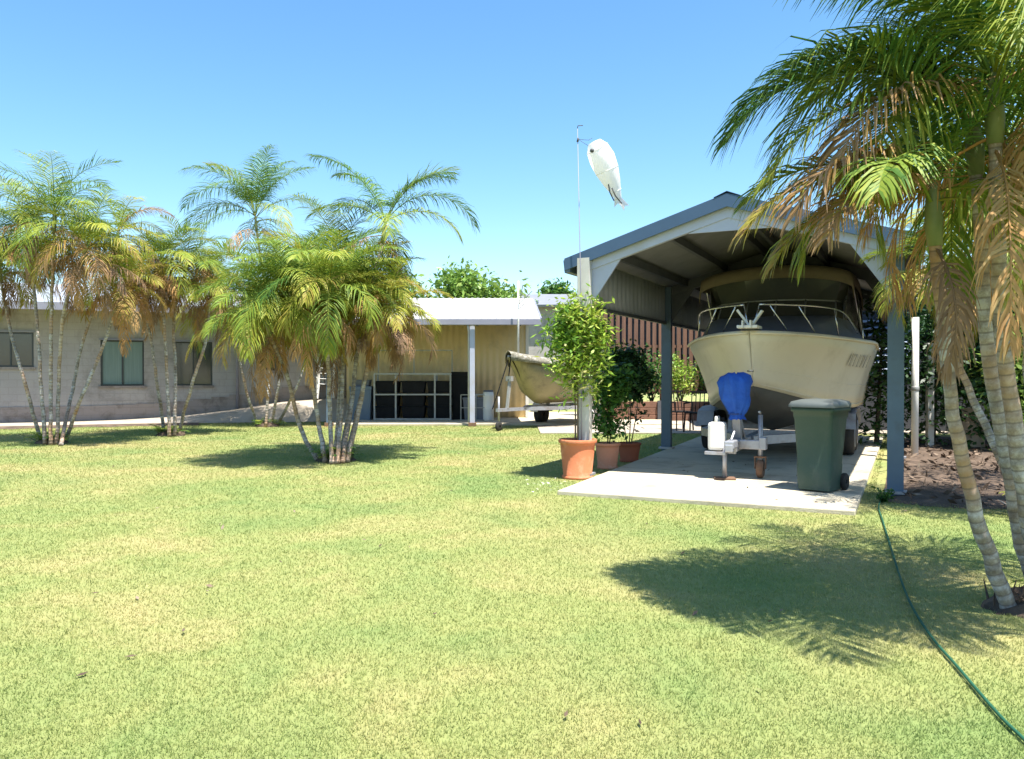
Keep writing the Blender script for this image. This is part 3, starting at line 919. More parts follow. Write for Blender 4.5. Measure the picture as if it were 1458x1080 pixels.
# things under the awning
rk = thing('steel_rack', 'weathered steel tube rack holding black tubs against the shed wall', 'rack', (-2.55, 22.9, .06))
for x in (-1.32, -.72, .38, .82):
    for y in (-.3, .3):
        mb = MB(); mb.bar((x, y, 0), (x, y, 1.32), .045, .045)
        mb.build('upright', 'frame_grey', rk)
mb = MB()
for z in (.03, .72, 1.3):
    for y in (-.3, .3):
        mb.bar((-1.32, y, z), (.82, y, z), .04, .04)
    for x in (-1.32, .82):
        mb.bar((x, -.3, z), (x, .3, z), .04, .04)
mb.build('rail', 'frame_grey', rk)
mb = MB()
for p, q in (((-1.3, .3, 1.32), (-1.3, .3, 1.98)), ((-.28, .3, 1.32), (-.28, .3, 1.98)), ((.82, .3, 1.32), (.82, .3, 1.98)), ((-1.3, .3, 1.98), (.82, .3, 1.98))):
    mb.bar(p, q, .03, .03)
mb.build('top_frame', 'frame_grey', rk)
def make_tub(name, mk, sx, sy, sz, label, cat, loc, group=None, rz=0.0):
    t = thing(name, label, cat, loc, rz, group)
    mb = MB()
    def ring(kx, z): return [(kx * sx / 2 * a, kx * sy / 2 * c, z) for a, c in ((-1, -1), (1, -1), (1, 1), (-1, 1))]
    mb.grid([ring(.86, 0), ring(.98, sz * .9)], True, False)
    mb.add(ring(.86, 0), [(3, 2, 1, 0)])
    mb.build('body', mk, t, bevel=.01)
    mb = MB(); mb.box((0, 0, sz * .95), (sx * 1.02, sy * 1.02, sz * .1)); mb.build('lid', mk, t, bevel=.015)
    return t
tub = None
gname = 'black tubs in the steel rack'
for x in (-.98, -.24, .48):
    for z in (.05, .395, .76):
        if tub is None:
            tub = make_tub('storage_tub', 'black', .68, .52, .34, 'black plastic tub packed in the steel rack by the shed', 'tub', (0, 0, 0), gname)
            o = tub
        else:
            o = copy_tree(tub)
        o.location = (-2.55 + x, 22.9 + .02, .06 + z)
make_tub('storage_cabinet', 'black', .56, .55, 1.36, 'tall black cabinet right of the steel rack', 'cabinet', (-1.86 + .42, 23.05, .06))
make_tub('fish_tub', 'slate_box', .62, .6, .95, 'slate blue upright tub left of the steel rack', 'tub', (-4.28, 22.95, .06))
make_tub('lidded_box', 'grey_tub', .5, .4, .18, 'flat dark grey box lying on the slate blue tub', 'box', (-4.28, 22.95, 1.012))
cg = thing('wire_cage', 'low grey wire cage beside the awning post', 'cage', (-1.0, 22.6, .06))
mb = MB()
for x in (-.42, 0, .42):
    for y in (-.3, .3):
        mb.bar((x, y, 0), (x, y, .72), .025, .025)
for z in (.02, .36, .72):
    for y in (-.3, .3):
        mb.bar((-.42, y, z), (.42, y, z), .022, .022)
mb.build('frame', 'frame_grey', cg)
make_tub('fish_tub', 'grey_tub', .74, .5, .62, 'dark grey tub inside the wire cage', 'tub', (-1.0, 22.6, .085))
dr = thing('white_drum', 'upright white plastic drum between awning post and small boat', 'drum', (-.66, 22.4, .06))
mb = MB(); mb.lathe([(0.001, 0), (.145, 0), (.15, .03), (.15, .30), (.157, .32), (.15, .34), (.15, .66), (.157, .68), (.15, .70), (.14, .8), (.001, .8)]); mb.build('body', 'white_paint', dr)
mb = MB(); mb.lathe([(.001, .80), (.135, .801), (.14, .82), (.13, .845), (.001, .85)]); mb.build('lid', 'grey_tub', dr)

# stack of white chairs seen through the trunks of the middle palm
def chair():
    t = thing('garden_chair', 'white plastic garden chair in the stack behind the middle palm trunks', 'chair', (0, 0, 0), 0, 'stacked white chairs')
    mb = MB()
    rows = [[(x, y, .43 + .02 * (x / .22) ** 2) for x in (-.22, -.1, 0, .1, .22)] for y in (-.22, 0, .22)]
    mb.grid(rows); mb.build('seat', 'white_paint', t, solid=.02)
    mb = MB()
    for x in (-.18, -.06, .06, .18):
        mb.bar((x, .22, .44), (x * 1.05, .33, .86), .07, .018)
    mb.bar((-.23, .33, .86), (.23, .33, .86), .03, .06); mb.build('backrest', 'white_paint', t)
    for sx in (-1, 1):
        for sy in (-1, 1):
            mb = MB(); mb.bar((sx * .2, sy * .2, .43), (sx * .25, sy * .26, 0), .045, .03); mb.build('leg', 'white_paint', t)
        mb = MB(); mb.bar((sx * .26, -.24, .64), (sx * .25, .29, .66), .05, .025); mb.bar((sx * .26, -.23, .63), (sx * .22, -.2, .44), .04, .025); mb.build('armrest', 'white_paint', t)
    return t
c0 = None
pc = HW(5.6, .6, rise(5.6))
for i in range(4):
    o = chair() if c0 is None else copy_tree(c0)
    c0 = c0 or o
    o.location = (pc.x, pc.y + i * .02, pc.z + .02 + .16 * i)
    o.rotation_euler = (0, 0, R(18))

# ------------------------------------------------------------------ boats
def small_boat():
    bow = Vector((-.06, 19.5, 0))
    rz = -math.atan2(.605, .796)
    t = thing('dinghy', 'small dull aluminium dinghy with mottled cover on a trailer before the shed', 'boat', bow, rz)
    L = 3.9
    rows_r, gun = [], []
    N_ = 22
    for i in range(N_ + 1):
        u = i / N_
        f = min(1, (u / .45)) ** .62
        gz = 1.80 - .42 * min(1, u / .7) ** .8
        hw = .03 + .72 * f
        cw = .02 + .60 * min(1, u / .5) ** .8
        kz = .62 + .5 * max(0, 1 - u / .25) ** 2
        cz = kz + .16 + .2 * max(0, 1 - u / .4)
        yg, yk = u * L, u * L + .55 * (1 - u) ** 3
        yc = u * L + .3 * (1 - u) ** 3
        rows_r.append([(-hw, yg, gz), (-(hw * .55 + cw * .45), (yg + yc) / 2, (gz + cz) / 2 + .02), (-cw, yc, cz), (0, yk, kz), (cw, yc, cz), (hw * .55 + cw * .45, (yg + yc) / 2, (gz + cz) / 2 + .02), (hw, yg, gz)])
    mb = MB(); mb.grid(rows_r)
    mb.add(rows_r[-1], [(0, 1, 2, 3, 4, 5, 6)])
    mb.build('hull', 'alu', t, solid=.02)
    mb = MB()
    for sgn in (0, 6):
        mb.tube([r[sgn] for r in rows_r], .028, 6)
    mb.build('gunwale', 'frame_grey', t)
    rng = random.Random(4)
    mb = MB()
    cr = []
    for i, r in enumerate(rows_r):
        u = i / N_
        w = -r[0][0] + .06
        gz = r[0][2]
        hump = .10 + .1 * math.sin(u * PI)
        cr.append([(w * q, r[0][1] - (.05 if i == 0 else 0), gz + .03 + hump * (1 - q * q) - (.13 * (abs(q) > .99)) * rng.uniform(.4, 1.3) + rng.uniform(-.012, .012)) for q in (-1, -.98, -.75, -.4, 0, .4, .75, .98, 1)])
    mb.grid(cr); mb.build('cover', 'camo', t, solid=.012)
    mb = MB(); mb.box((0, L + .02, 1.42), (.4, .32, .5)); mb.tube([(0, L + .12, 1.2), (0, L + .2, .55)], [.1, .06], 8); mb.build('outboard', 'black', t, bevel=.05)
    mb = MB(); mb.tube([(-.37, .85, 1.7), (-.37, .85, 2.8), (-.37, .85, 3.72)], [.03, .026, .018], 8); ma = mb.build('light_pole', 'white_paint', t)
    o_ = Vector((-.37, .85, 0))
    mb = MB()
    for p, q in (((-.02, 0, 3.1), (.36, .1, 3.45)), ((.02, 0, 3.15), (.22, -.1, 3.6)), ((-.06, 0, 3.4), (.28, .1, 3.3)), ((0, 0, 3.0), (.2, 0, 3.15))):
        mb.bar(o_ + Vector(p), o_ + Vector(q), .016, .016)
    mb.build('antenna_arm', 'frame_grey', ma)
    tr = thing('boat_trailer', 'light galvanised trailer carrying the small dinghy', 'trailer', bow, rz)
    mb = MB()
    mb.bar((0, -.5, .5), (0, .8, .5), .06, .08); 
    for s_ in (-1, 1):
        mb.bar((0, .6, .5), (s_ * .6, 1.5, .5), .06, .09); mb.bar((s_ * .6, 1.5, .5), (s_ * .6, 3.7, .5), .06, .09)
    for y in (1.5, 2.5, 3.6):
        mb.bar((-.6, y, .5), (.6, y, .5), .05, .07)
    mb.build('frame', 'galv', tr)
    mb = MB(); mb.bar((0, -.1, .5), (0, .02, 1.25), .06, .06); mb.bar((-.08, .0, 1.25), (.08, .0, 1.25), .1, .12); mb.build('winch_post', 'frame_grey', tr)
    mb = MB(); mb.bar((0, -.05, 1.2), (0, .04, 1.72), .03, .012); mb.bar((-.17, -.45, .52), (-.04, 0, 1.7), .02, .02); mb.build('strap', 'black', tr)
    mb = MB(); mb.tube([(0, -.42, .2), (0, -.42, .82)], .025, 8); mb.build('jockey_stand', 'galv', tr)
    mb = MB(); mb.lathe([(.03, -.035), (.1, -.035), (.115, -.02), (.115, .02), (.1, .035), (.03, .035)], (0, -.42, .116), 20, axis='X'); mb.build('jockey_wheel', 'rubber', tr)
    for s_ in (-1, 1):
        mb = MB(); mb.lathe([(.05, -.08), (.2, -.09), (.27, -.07), (.28, 0), (.27, .07), (.2, .09), (.05, .08)], (s_ * .74, 2.4, .28), 24, axis='X'); w = mb.build('wheel', 'rubber', tr)
        mb = MB(); mb.lathe([(.001, .07), (.1, .075), (.17, .092), (.18, .06), (.001, .05)] if s_ > 0 else [(.001, -.07), (.1, -.075), (.17, -.092), (.18, -.06), (.001, -.05)], (s_ * .74, 2.4, .28), 20, axis='X'); mb.build('rim', 'white_paint', w)
        mb = MB()
        arc = [(s_ * .74, 2.4 + .36 * math.cos(a), .28 + .36 * math.sin(a)) for a in [R(10 + 16 * i) for i in range(11)]]
        mb.grid([[(p[0] - .12, p[1], p[2]) for p in arc], [(p[0] + .12, p[1], p[2]) for p in arc]]); mb.build('mudguard', 'white_paint', tr, solid=.01)
small_boat()

# big cruiser in the carport
BX, BY = 1.96, 1.0
bt_ = thing('cabin_boat', 'large cream cabin boat with tan canopy parked bow first in the carport', 'boat', CP(BX, BY), -YAW)
L = 6.4
N_ = 40
def st(u):
    y = u * L
    g = 1.45 * min(1, (max(u, 1e-6) / .42)) ** .5 if u < .42 else 1.45 - .1 * (u - .42)
    c = 1.14 * min(1, u / .46) ** .66 if u < .46 else 1.14
    gz = 1.95 - .10 * min(1, u / .6) + .06 * max(0, u - .7)
    cz = 1.22 - .32 * min(1, u / .35) ** .75 - .1 * u
    kz = 1.02 - .50 * min(1, u / .3) ** .7 - .06 * u
    yc = y + .34 * max(0, 1 - u * 1.6) ** 2
    yk = y + .62 * max(0, 1 - u * 1.6) ** 2
    return y, yc, yk, g, c, gz, cz, kz
top_rows, bot_rows, rub = [], [], [[], []]
for i in range(N_ + 1):
    u = (i / N_) ** 1.6
    y, yc, yk, g, c, gz, cz, kz = st(u)
    fl = []
    for k in range(6):
        q = k / 5
        bow_ = math.sin(q * PI) * .05 * (1 - .5 * u)
        fl.append((c + (g - c) * q - bow_ * (g > .1), yc + (y - yc) * q, cz + (gz - cz) * q))
    top_rows.append([(-p[0], p[1], p[2]) for p in reversed(fl)] + [None] + [p for p in fl])
    bot_rows.append([(-c, yc, cz), (-c * .5, (yc + yk) / 2, (cz + kz) / 2 - .02), (0, yk, kz), (c * .5, (yc + yk) / 2, (cz + kz) / 2 - .02), (c, yc, cz)])
    rub[0].append((-g - .012, y, gz - .03)); rub[1].append((g + .012, y, gz - .03))
mb = MB()
mb.grid([r[:6] for r in top_rows]); mb.grid([list(reversed(r[7:])) for r in top_rows])
y, yc, yk, g, c, gz, cz, kz = st(1)
mb.add([(-g, y, gz), (-c, y, cz), (0, y, kz), (c, y, cz), (g, y, gz)], [(0, 1, 2, 3, 4)])
# spray rail just above the chine
mb.build('hull', 'hull', bt_, solid=.03)
mb = MB(); mb.grid(bot_rows); mb.build('hull_bottom', 'hull_dark', bt_, solid=.02)
mb = MB()
for r in rub: mb.tube(r, .02, 8)
mb.build('rub_rail', 'hull', bt_)
for s_ in (-1, 1):
    for q in (.34, .05):
        mb = MB()
        pts_ = []
        for i in range(2, N_ + 1):
            u = (i / N_) ** 1.6
            y, yc, yk, g, c, gz, cz, kz = st(u)
            pts_.append((s_ * (c + (g - c) * q - math.sin(q * PI) * .05 * (1 - .5 * u) * (g > .1) + .012), yc + (y - yc) * q, cz + (gz - cz) * q))
        mb.tube(pts_, .011, 6)
        mb.build('spray_rail', 'hull', bt_)
mb = MB(); mb.tube([(-.03, .14, 1.42), (-.03, .07, 1.42), (.03, .07, 1.42), (.03, .14, 1.42)], .012, 8); mb.build('bow_eye', 'steel_bright', bt_)
# deck and cabin trunk
mb = MB()
rows = []
for i in range(25):
    u = .001 + (i / 24) ** 1.5 * .5
    y, yc, yk, g, c, gz, cz, kz = st(u)
    k = min(1, max(0, (u - .06) / .3)); cab = .36 * k * k * (3 - 2 * k)
    row = []
    for q in (-1, -.9, -.78, -.66, -.4, 0, .4, .66, .78, .9, 1):
        a = abs(q)
        hh = cab if a < .67 else cab * .82 if a < .8 else 0
        row.append(((g - .02) * q, y + .03, gz + .0 + hh + .03 * (1 - a)))
    rows.append(row)
mb.grid(rows); mb.build('foredeck', 'deck', bt_, solid=.015)
# registration lettering: a faded row of marks on the starboard bow
mb = MB()
for i, (w, gl) in enumerate(((.05, 0), (.05, 1), (.02, 0), (.05, 1), (.05, 0), (.05, 1))):
    u = .30 + .022 * i
    y, yc, yk, g, c, gz, cz, kz = st(u)
    q0, q1 = .60 + .0 * gl, .78
    def P_(q, dy): return (c + (g - c) * q + .026, yc + (y - yc) * q + dy, cz + (gz - cz) * q)
    for s0, s1, d0, d1 in ((q0, q1, 0, .02), (q1 - .03, q1, 0, w), (q0, q0 + .03, 0, w)) if gl else ((q0, q1, 0, .022), (q0, q1, w - .02, w)):
        mb.add([P_(s0, d0), P_(s0, d1), P_(s1, d1), P_(s1, d0)], [(0, 1, 2, 3)])
mb.build('registration_mark', 'decal', bt_, solid=.004)
# windscreen and canopy clears
def frame_ring(y, hw, z, cr=.0): return [(-hw, y + .12, z), (-hw * .9, y, z + .02 + cr * .3), (-hw * .45, y - .08, z + .05 + cr * .8), (0, y - .1, z + .06 + cr), (hw * .45, y - .08, z + .05 + cr * .8), (hw * .9, y, z + .02 + cr * .3), (hw, y + .12, z)]
mb = MB()
mb.grid([frame_ring(2.35, 1.0, 2.2), frame_ring(2.62, .98, 2.5), frame_ring(2.5, 1.08, 2.82, .06)], smooth=False)
for s_ in (-1, 1):
    mb.add([(s_ * 1.0, 2.47, 2.2), (s_ * 1.2, 4.9, 1.95), (s_ * 1.12, 4.9, 2.82), (s_ * 1.08, 2.62, 2.82)], [(0, 1, 2, 3)])
mb.build('canopy_clears', 'clears', bt_, solid=.012)
mb = MB()
for q in range(0, 7):
    mb.tube([frame_ring(2.35, 1.0, 2.2)[q], frame_ring(2.62, .98, 2.5)[q]], .016, 6)
mb.tube(frame_ring(2.62, .985, 2.5), .018, 6); mb.tube(frame_ring(2.35, 1.005, 2.2), .018, 6)
mb.build('windscreen_frame', 'frame_grey', bt_)
mb = MB()
rows = []
for y, dz in ((2.2, -.2), (2.22, -.06), (2.3, 0), (3.2, .05), (4.2, .04), (5.0, -.02), (5.04, -.18)):
    rows.append([(1.16 * math.sin(q * R(90)), y, 2.84 + dz + .24 * math.cos(q * R(88)) - (.13 if abs(q) > .95 else 0)) for q in [-1 + i / 8 for i in range(17)]])
mb.grid(rows); mb.build('canopy', 'canvas_tan', bt_, solid=.02)
for y in (2.6, 3.8, 4.9):
    for s_ in (-1, 1):
        mb = MB(); mb.tube([(s_ * 1.2, y * .2 + 3.2, 1.98), (s_ * 1.13, y, 2.74)], .016, 6); mb.build('canopy_pole', 'steel_bright', bt_)
# bow rail, roller and anchor
mb = MB()
for s_ in (-1, 1):
    rail = [(s_ * .10, .16, 2.31), (s_ * .42, .40, 2.31), (s_ * .8, .95, 2.31), (s_ * 1.05, 1.7, 2.27), (s_ * 1.2, 2.4, 2.0)]
    mb.tube(bez([Vector(p) for p in rail], 16), .014, 8)
    for a, c in (((s_ * .10, .18, 2.31), (s_ * .03, .12, 1.98)), ((s_ * .22, .25, 2.31), (s_ * .42, .42, 1.97)), ((s_ * .55, .58, 2.31), (s_ * .74, .78, 1.95)), ((s_ * .95, 1.35, 2.30), (s_ * 1.0, 1.4, 1.93))):
        mb.tube([a, c], .011, 6)
mb.build('bow_rail', 'steel_bright', bt_)
mb = MB(); mb.box((0, .02, 2.0), (.26, .42, .04)); mb.box((-.05, -.16, 2.03), (.02, .16, .1)); mb.box((.05, -.16, 2.03), (.02, .16, .1)); mb.bar((0, .1, 2.0), (.16, .05, 2.22), .05, .03); mb.bar((0, .1, 2.0), (-.17, .05, 2.24), .05, .03)
mb.build('bow_roller', 'white_paint', bt_, bevel=.006)
mb = MB(); mb.box((0, L - .1, 1.3), (2.3, .04, .9)); mb.build('transom', 'hull', bt_)
mb = MB(); mb.box((0, L + .25, 1.55), (.5, .5, .7)); mb.box((0, L + .25, .9), (.2, .3, .9)); mb.build('outboard', 'black', bt_, bevel=.06)

# its trailer
tr = thing('boat_trailer', 'heavy galvanised boat trailer with rusty jockey wheel under the cabin boat', 'trailer', CP(1.86, 0), -YAW)
mb = MB()
mb.bar((0, .42, .46), (0, 2.6, .46), .1, .12)
for s_ in (-1, 1):
    mb.bar((s_ * .05, 1.5, .46), (s_ * .92, 2.9, .46), .08, .12); mb.bar((s_ * .92, 2.9, .46), (s_ * .92, 7.3, .46), .08, .12)
for y in (3.0, 4.6, 6.0, 7.2):
    mb.bar((-.92, y, .46), (.92, y, .46), .07, .1)
for s_ in (-1, 1):
    for y in (3.4, 5.2, 6.9):
        mb.bar((s_ * .6, y, .46), (s_ * .6, y, .66), .06, .06)
mb.build('frame', 'galv', tr)
mb = MB(); mb.box((0, .30, .5), (.12, .3, .1)); mb.box((0, .2, .46), (.1, .12, .1)); mb.bar((0, .3, .55), (.02, .42, .66), .03, .03); mb.build('coupling', 'galv', tr, bevel=.015)
mb = MB(); mb.box((.14, .62, .48), (.38, .07, .12)); mb.box((.34, .62, .5), (.09, .12, .16)); mb.build('jockey_bracket', 'galv', tr, bevel=.01)
mb = MB(); mb.tube([(.30, .66, .26), (.30, .66, .86)], .03, 10); mb.tube([(.30, .66, .86), (.30, .62, .9), (.30, .54, .9)], .012, 8); mb.build('jockey_leg', 'galv', tr)
mb = MB(); mb.lathe([(.03, -.04), (.09, -.045), (.115, -.03), (.12, 0), (.115, .03), (.09, .045), (.03, .04)], (.30, .66, .172), 22, axis='X'); w = mb.build('jockey_wheel', 'rust', tr)
mb = MB(); mb.bar((.235, .66, .17), (.235, .66, .32), .05, .012, (1, 0, 0)); mb.bar((.365, .66, .17), (.365, .66, .32), .05, .012, (1, 0, 0)); mb.box((.30, .66, .322), (.15, .08, .02)); mb.build('fork', 'rust', w)
mb = MB(); mb.bar((0, .75, .5), (0, .62, 1.05), .1, .1); mb.bar((0, 1.15, .5), (0, .68, .95), .06, .06); mb.build('winch_post', 'galv', tr)
mb = MB(); mb.tube([(-.09, .36, .07), (-.09, .36, .5)], .028, 10); mb.build('jack_stand', 'galv', tr)
mb = MB(); mb.box((-.09, .36, .062), (.26, .2, .025), .3); mb.build('jack_foot', 'rust', tr, bevel=.004)
for s_ in (-1, 1):
    for y in (4.3, 5.05):
        mb = MB(); mb.lathe([(.05, -.1), (.24, -.11), (.32, -.09), (.335, 0), (.32, .09), (.24, .11), (.05, .1)], (s_ * 1.12, y, .385), 26, axis='X'); w = mb.build('wheel', 'rubber', tr)
        mb = MB(); mb.lathe([(.001, s_ * .08), (.12, s_ * .085), (.2, s_ * .115), (.21, s_ * .07), (.001, s_ * .06)], (s_ * 1.12, y, .385), 22, axis='X'); mb.build('rim', 'galv', w)
    mb = MB()
    prof = [(3.85, .5), (3.95, .74), (4.3, .8), (5.05, .8), (5.4, .74), (5.5, .5)]
    mb.grid([[(s_ * .98, y, z) for y, z in prof], [(s_ * 1.26, y, z) for y, z in prof]], smooth=False); mb.build('mudguard', 'galv', tr, solid=.012)

# blue cover over the winch, white jerry can
cv = thing('blue_cover', 'bright blue tarpaulin bag tied over the trailer winch', 'cover', CP(1.86, .58, 0), -YAW)
mb = MB()
rng = random.Random(12)
rows = []
for z, r in ((1.39, .03), (1.385, .10), (1.35, .165), (1.28, .195), (1.2, .19), (1.12, .18), (1.04, .165), (.97, .145), (.90, .11), (.85, .085), (.80, .11)):
    rows.append([(.03 * (1.3 - z) + r * (1 + .12 * math.sin(3 * a + z * 9) + .09 * math.sin(9 * a + z * 3) + .10 * math.sin(14 * a) * (z < 1.25) + rng.uniform(-.07, .07)) * math.cos(a), r * .85 * (1 + .12 * math.cos(5 * a + z * 7) + .09 * math.sin(9 * a + z * 3) + rng.uniform(-.05, .05)) * math.sin(a), z + .012 * math.sin(3 * a + 1) * (z > 1.2) + rng.uniform(-.012, .012)) for a in [2 * PI * i / 28 for i in range(28)]])
mb.grid(rows, True)
mb.add(rows[0], [tuple(range(28))])
mb.build('bag', 'blue_bag', cv)
mb = MB(); mb.lathe([(.09, .86), (.098, .875), (.09, .89)], (0, 0, 0), 20); mb.build('tie_cord', 'blue_dark', cv)
jc = thing('jerry_can', 'white plastic jerry can standing on the front of the boat trailer', 'jerry can', CP(1.66, .44, .40), -YAW)
mb = MB(); mb.box((0, 0, .19), (.2, .26, .36)); mb.build('body', 'white_paint', jc, bevel=.04)
mb = MB(); mb.tube([(0, -.09, .36), (0, -.08, .43), (0, .08, .43), (0, .09, .36)], .018, 8); mb.build('handle', 'white_paint', jc)
mb = MB(); mb.lathe([(.001, .37), (.03, .37), (.03, .42), (.001, .425)], (.05, .09, 0), 14); mb.build('cap', 'black', jc)
mb = MB(); mb.box((0, 0, -.03), (.26, .3, .04)); mb.box((.12, .1, -.02), (.2, .06, .06)); mb.build('shelf_bracket', 'galv', tr, bevel=.004).location = (-.2, .44, .41)

# ------------------------------------------------------------------ carport
cp = thing('carport', 'tall open gable carport with blue steel roof sheltering the cabin boat', 'carport', L0, -YAW)
CW, CL, EV, AP = 3.72, 8.2, 2.93, 3.52
FR = .06          # front edge of the roof behind the front post line
sl = (AP - EV) / (CW / 2)
def rz_(x): return EV + sl * min(x, CW - x)
for i, y in enumerate((0, 4.1, 8.2)):
    for x in (0, CW):
        mb = MB()
        w, dp, tk = .17, .09, .012
        sgn = 1 if x == 0 else -1
        h_ = EV - .02
        # C-section: web towards the front, lips behind
        mb.box((x, y, h_ / 2), (w, tk, h_)); mb.box((x - sgn * (w / 2 - tk / 2), y + dp / 2 + tk / 2, h_ / 2), (tk, dp, h_)); mb.box((x + sgn * (w / 2 - tk / 2), y + dp / 2 + tk / 2, h_ / 2), (tk, dp, h_)); mb.box((x, y + dp + tk, h_ / 2), (w, tk, h_))
        p = mb.build('post', 'post_cream' if (i != 1 and x == 0) else 'frame_blue', cp)
        mb = MB(); mb.box((x, y + .05, .06), (.24, .2, .03)); mb.build('base_plate', 'galv', p)
    for s_ in (0, 1):
        mb = MB()
        x0, x1 = (0, CW / 2) if s_ == 0 else (CW, CW / 2)
        dpt = .2
        e = [(x0 - (.02 if s_ == 0 else -.02), EV - dpt), (x1, AP - dpt - .02), (x1, AP - .03), (x0 - (.02 if s_ == 0 else -.02), EV - .03)]
        yy = y + (.015 if i == 0 else 0)
        vs = [(x, yv, z) for yv in (yy + FR, yy + FR + .07) for x, z in e]
        mb.add(vs, [(0, 1, 2, 3), (7, 6, 5, 4), (0, 4, 5, 1), (1, 5, 6, 2), (2, 6, 7, 3), (3, 7, 4, 0)])
        mb.build('rafter', 'frame_pale' if i == 0 else 'steel_dark', cp)
        # haunch plate where post meets rafter
        mb = MB()
        g = 1 if s_ == 0 else -1
        a = [(x0 + g * .085, EV - .62), (x0 + g * .5, EV - dpt + sl * .5 + .02), (x0 + g * .085, EV - dpt + .06)]
        vs = [(x, yv, z) for yv in (yy + FR + .02, yy + FR + .05) for x, z in a]
        mb.add(vs, [(0, 1, 2), (5, 4, 3), (0, 3, 4, 1), (1, 4, 5, 2), (2, 5, 3, 0)])
        mb.build('haunch_plate', 'frame_pale' if i == 0 else 'steel_dark', cp)
    mb = MB()
    a = [(CW / 2 - .5, AP - .2 - sl * .5), (CW / 2 + .5, AP - .2 - sl * .5), (CW / 2, AP - .19)]
    a = [(CW / 2 - .5, AP - .38), (CW / 2 + .5, AP - .38), (CW / 2, AP - .2)]
    vs = [(x, yv, z) for yv in (yy + FR + .02, yy + FR + .05) for x, z in a]
    mb.add(vs, [(0, 1, 2), (5, 4, 3), (0, 3, 4, 1), (1, 4, 5, 2), (2, 5, 3, 0)])
    mb.build('apex_plate', 'frame_pale' if i == 0 else 'steel_dark', cp)
for x in (.35, 1.05, 1.72, CW - 1.72, CW - 1.05, CW - .35):
    mb = MB(); mb.bar((x, FR + .09, rz_(x) - .075), (x, CL + .1, rz_(x) - .075), .06, .11); mb.build('purlin', 'steel_dark', cp)
for s_ in (0, 1):
    mb = MB()
    OV = .2
    k = 220
    xe, xa = (-OV, CW / 2) if s_ == 0 else (CW + OV, CW / 2)
    ze, za = EV - sl * OV, AP
    def row(dz): return [[(x, FR - .03 + (CL + .3) * i / k, z + dz + .011 * math.sin(i * PI / 2)) for i in range(k + 1)] for x, z in ((xe, ze), (xa, za))]
    mb.grid(row(.03), smooth=False)
    mb.build('roof_sheet', 'roof_blue', cp)
    mb = MB(); mb.grid(row(.015), smooth=False); mb.build('ceiling_sheet', 'roof_under', cp)
    mb = MB()
    xg = xe - (.07 if s_ == 0 else -.07)
    pr = [(xe + (.02 if s_ == 0 else -.02), ze + .02), (xe + (.0 if s_ == 0 else 0), ze - .13), (xg, ze - .14), (xg - (.02 if s_ == 0 else -.02), ze + .03)]
    vs = [(x, yv, z) for yv in (FR - .05, CL + .3) for x, z in pr]
    mb.add(vs, [(0, 1, 2, 3), (7, 6, 5, 4), (0, 4, 5, 1), (1, 5, 6, 2), (2, 6, 7, 3), (3, 7, 4, 0)])
    mb.build('gutter', 'frame_blue', cp)
    for yv in (FR - .065, CL + .28):
        mb = MB()
        pr = [(xg, ze + .05), (xa, za + .06), (xa, za - .10), (xg, ze - .11)]
        vs = [(x, yq, z) for yq in (yv, yv + .03) for x, z in pr]
        mb.add(vs, [(0, 1, 2, 3), (7, 6, 5, 4), (0, 4, 5, 1), (1, 5, 6, 2), (2, 6, 7, 3), (3, 7, 4, 0)])
        mb.build('barge_capping', 'roof_blue', cp)
    mb = MB()
    xw = -.02 if s_ == 0 else CW + .02
    mb.corrugated((xw, .14, 2.3), (0, 1, 0), (0, 0, 1), CL - .14, .62, .2, .026); mb.build('side_cladding', 'clad_grey', cp, solid=.008)
    mb = MB(); mb.bar((xw, .14, 2.28), (xw, CL, 2.28), .06, .05); mb.build('girt', 'steel_dark', cp)
mb = MB(); mb.corrugated((0, CL + .13, EV - .25), (1, 0, 0), (0, 0, 1), CW, lambda q: rz_(q) - EV + .24, .16, .014); mb.build('rear_gable', 'clad_grey', cp, solid=.008)
mb = MB()
mb.grid([[(CW / 2 - .16, y, AP + .02), (CW / 2, y, AP + .085), (CW / 2 + .16, y, AP + .02)] for y in (FR - .07, CL + .3)], smooth=False); mb.build('ridge_cap', 'roof_blue', cp, solid=.006)

# ------------------------------------------------------------------ fish windsock
FD = 10.52
fs = thing('fish_windsock', 'white fish shaped windsock hanging in the sky beside the carport', 'windsock', W(846, 203, FD))
mb = MB()
org = W(846, 203, FD)
path = [(846, 203), (850, 212), (857, 226), (864, 243), (871, 260), (876, 272), (880, 282)]
rad = [.10, .165, .19, .175, .13, .085, .05]
mb.tube([W(px, py, FD + .03 * i) - org for i, (px, py) in enumerate(path)], rad, 16, cap=False, squash=.9)
mb.build('body', 'fish', fs)
mb = MB()
for i in (1, 3, 5):
    c_ = W(*path[i], FD + .03 * i) - org
    n_ = (W(*path[i + 1], FD + .03 * (i + 1)) - W(*path[i - 1], FD + .03 * (i - 1))).normalized()
    x_ = n_.cross(Vector((.31, .95, .05))).normalized(); y_ = n_.cross(x_)
    mb.tube([c_ + (x_ * math.cos(a) * .9 + y_ * math.sin(a)) * (rad[i] + .002) for a in [2 * PI * k / 24 for k in range(25)]], .0035, 5, cap=False)
mb.build('seam', 'white_paint', fs)
for q in ((880, 294, -.02), (892, 296, .06)):
    mb = MB()
    a = W(878, 279, FD + .17) - org
    e = W(q[0], q[1], FD + .2 + q[2]) - org
    dd = (e - a).normalized(); sd = Vector((dd.z, 0, -dd.x))
    mb.add([a - sd * .035, a + sd * .035, e + sd * .05 + Vector((0, .03, 0)), e - dd * .04, e - sd * .05], [(0, 1, 2, 3, 4)])
    mb.build('tail_fin', 'fish', fs, solid=.006)
mb = MB(); c = W(843, 214, FD - .19) - org
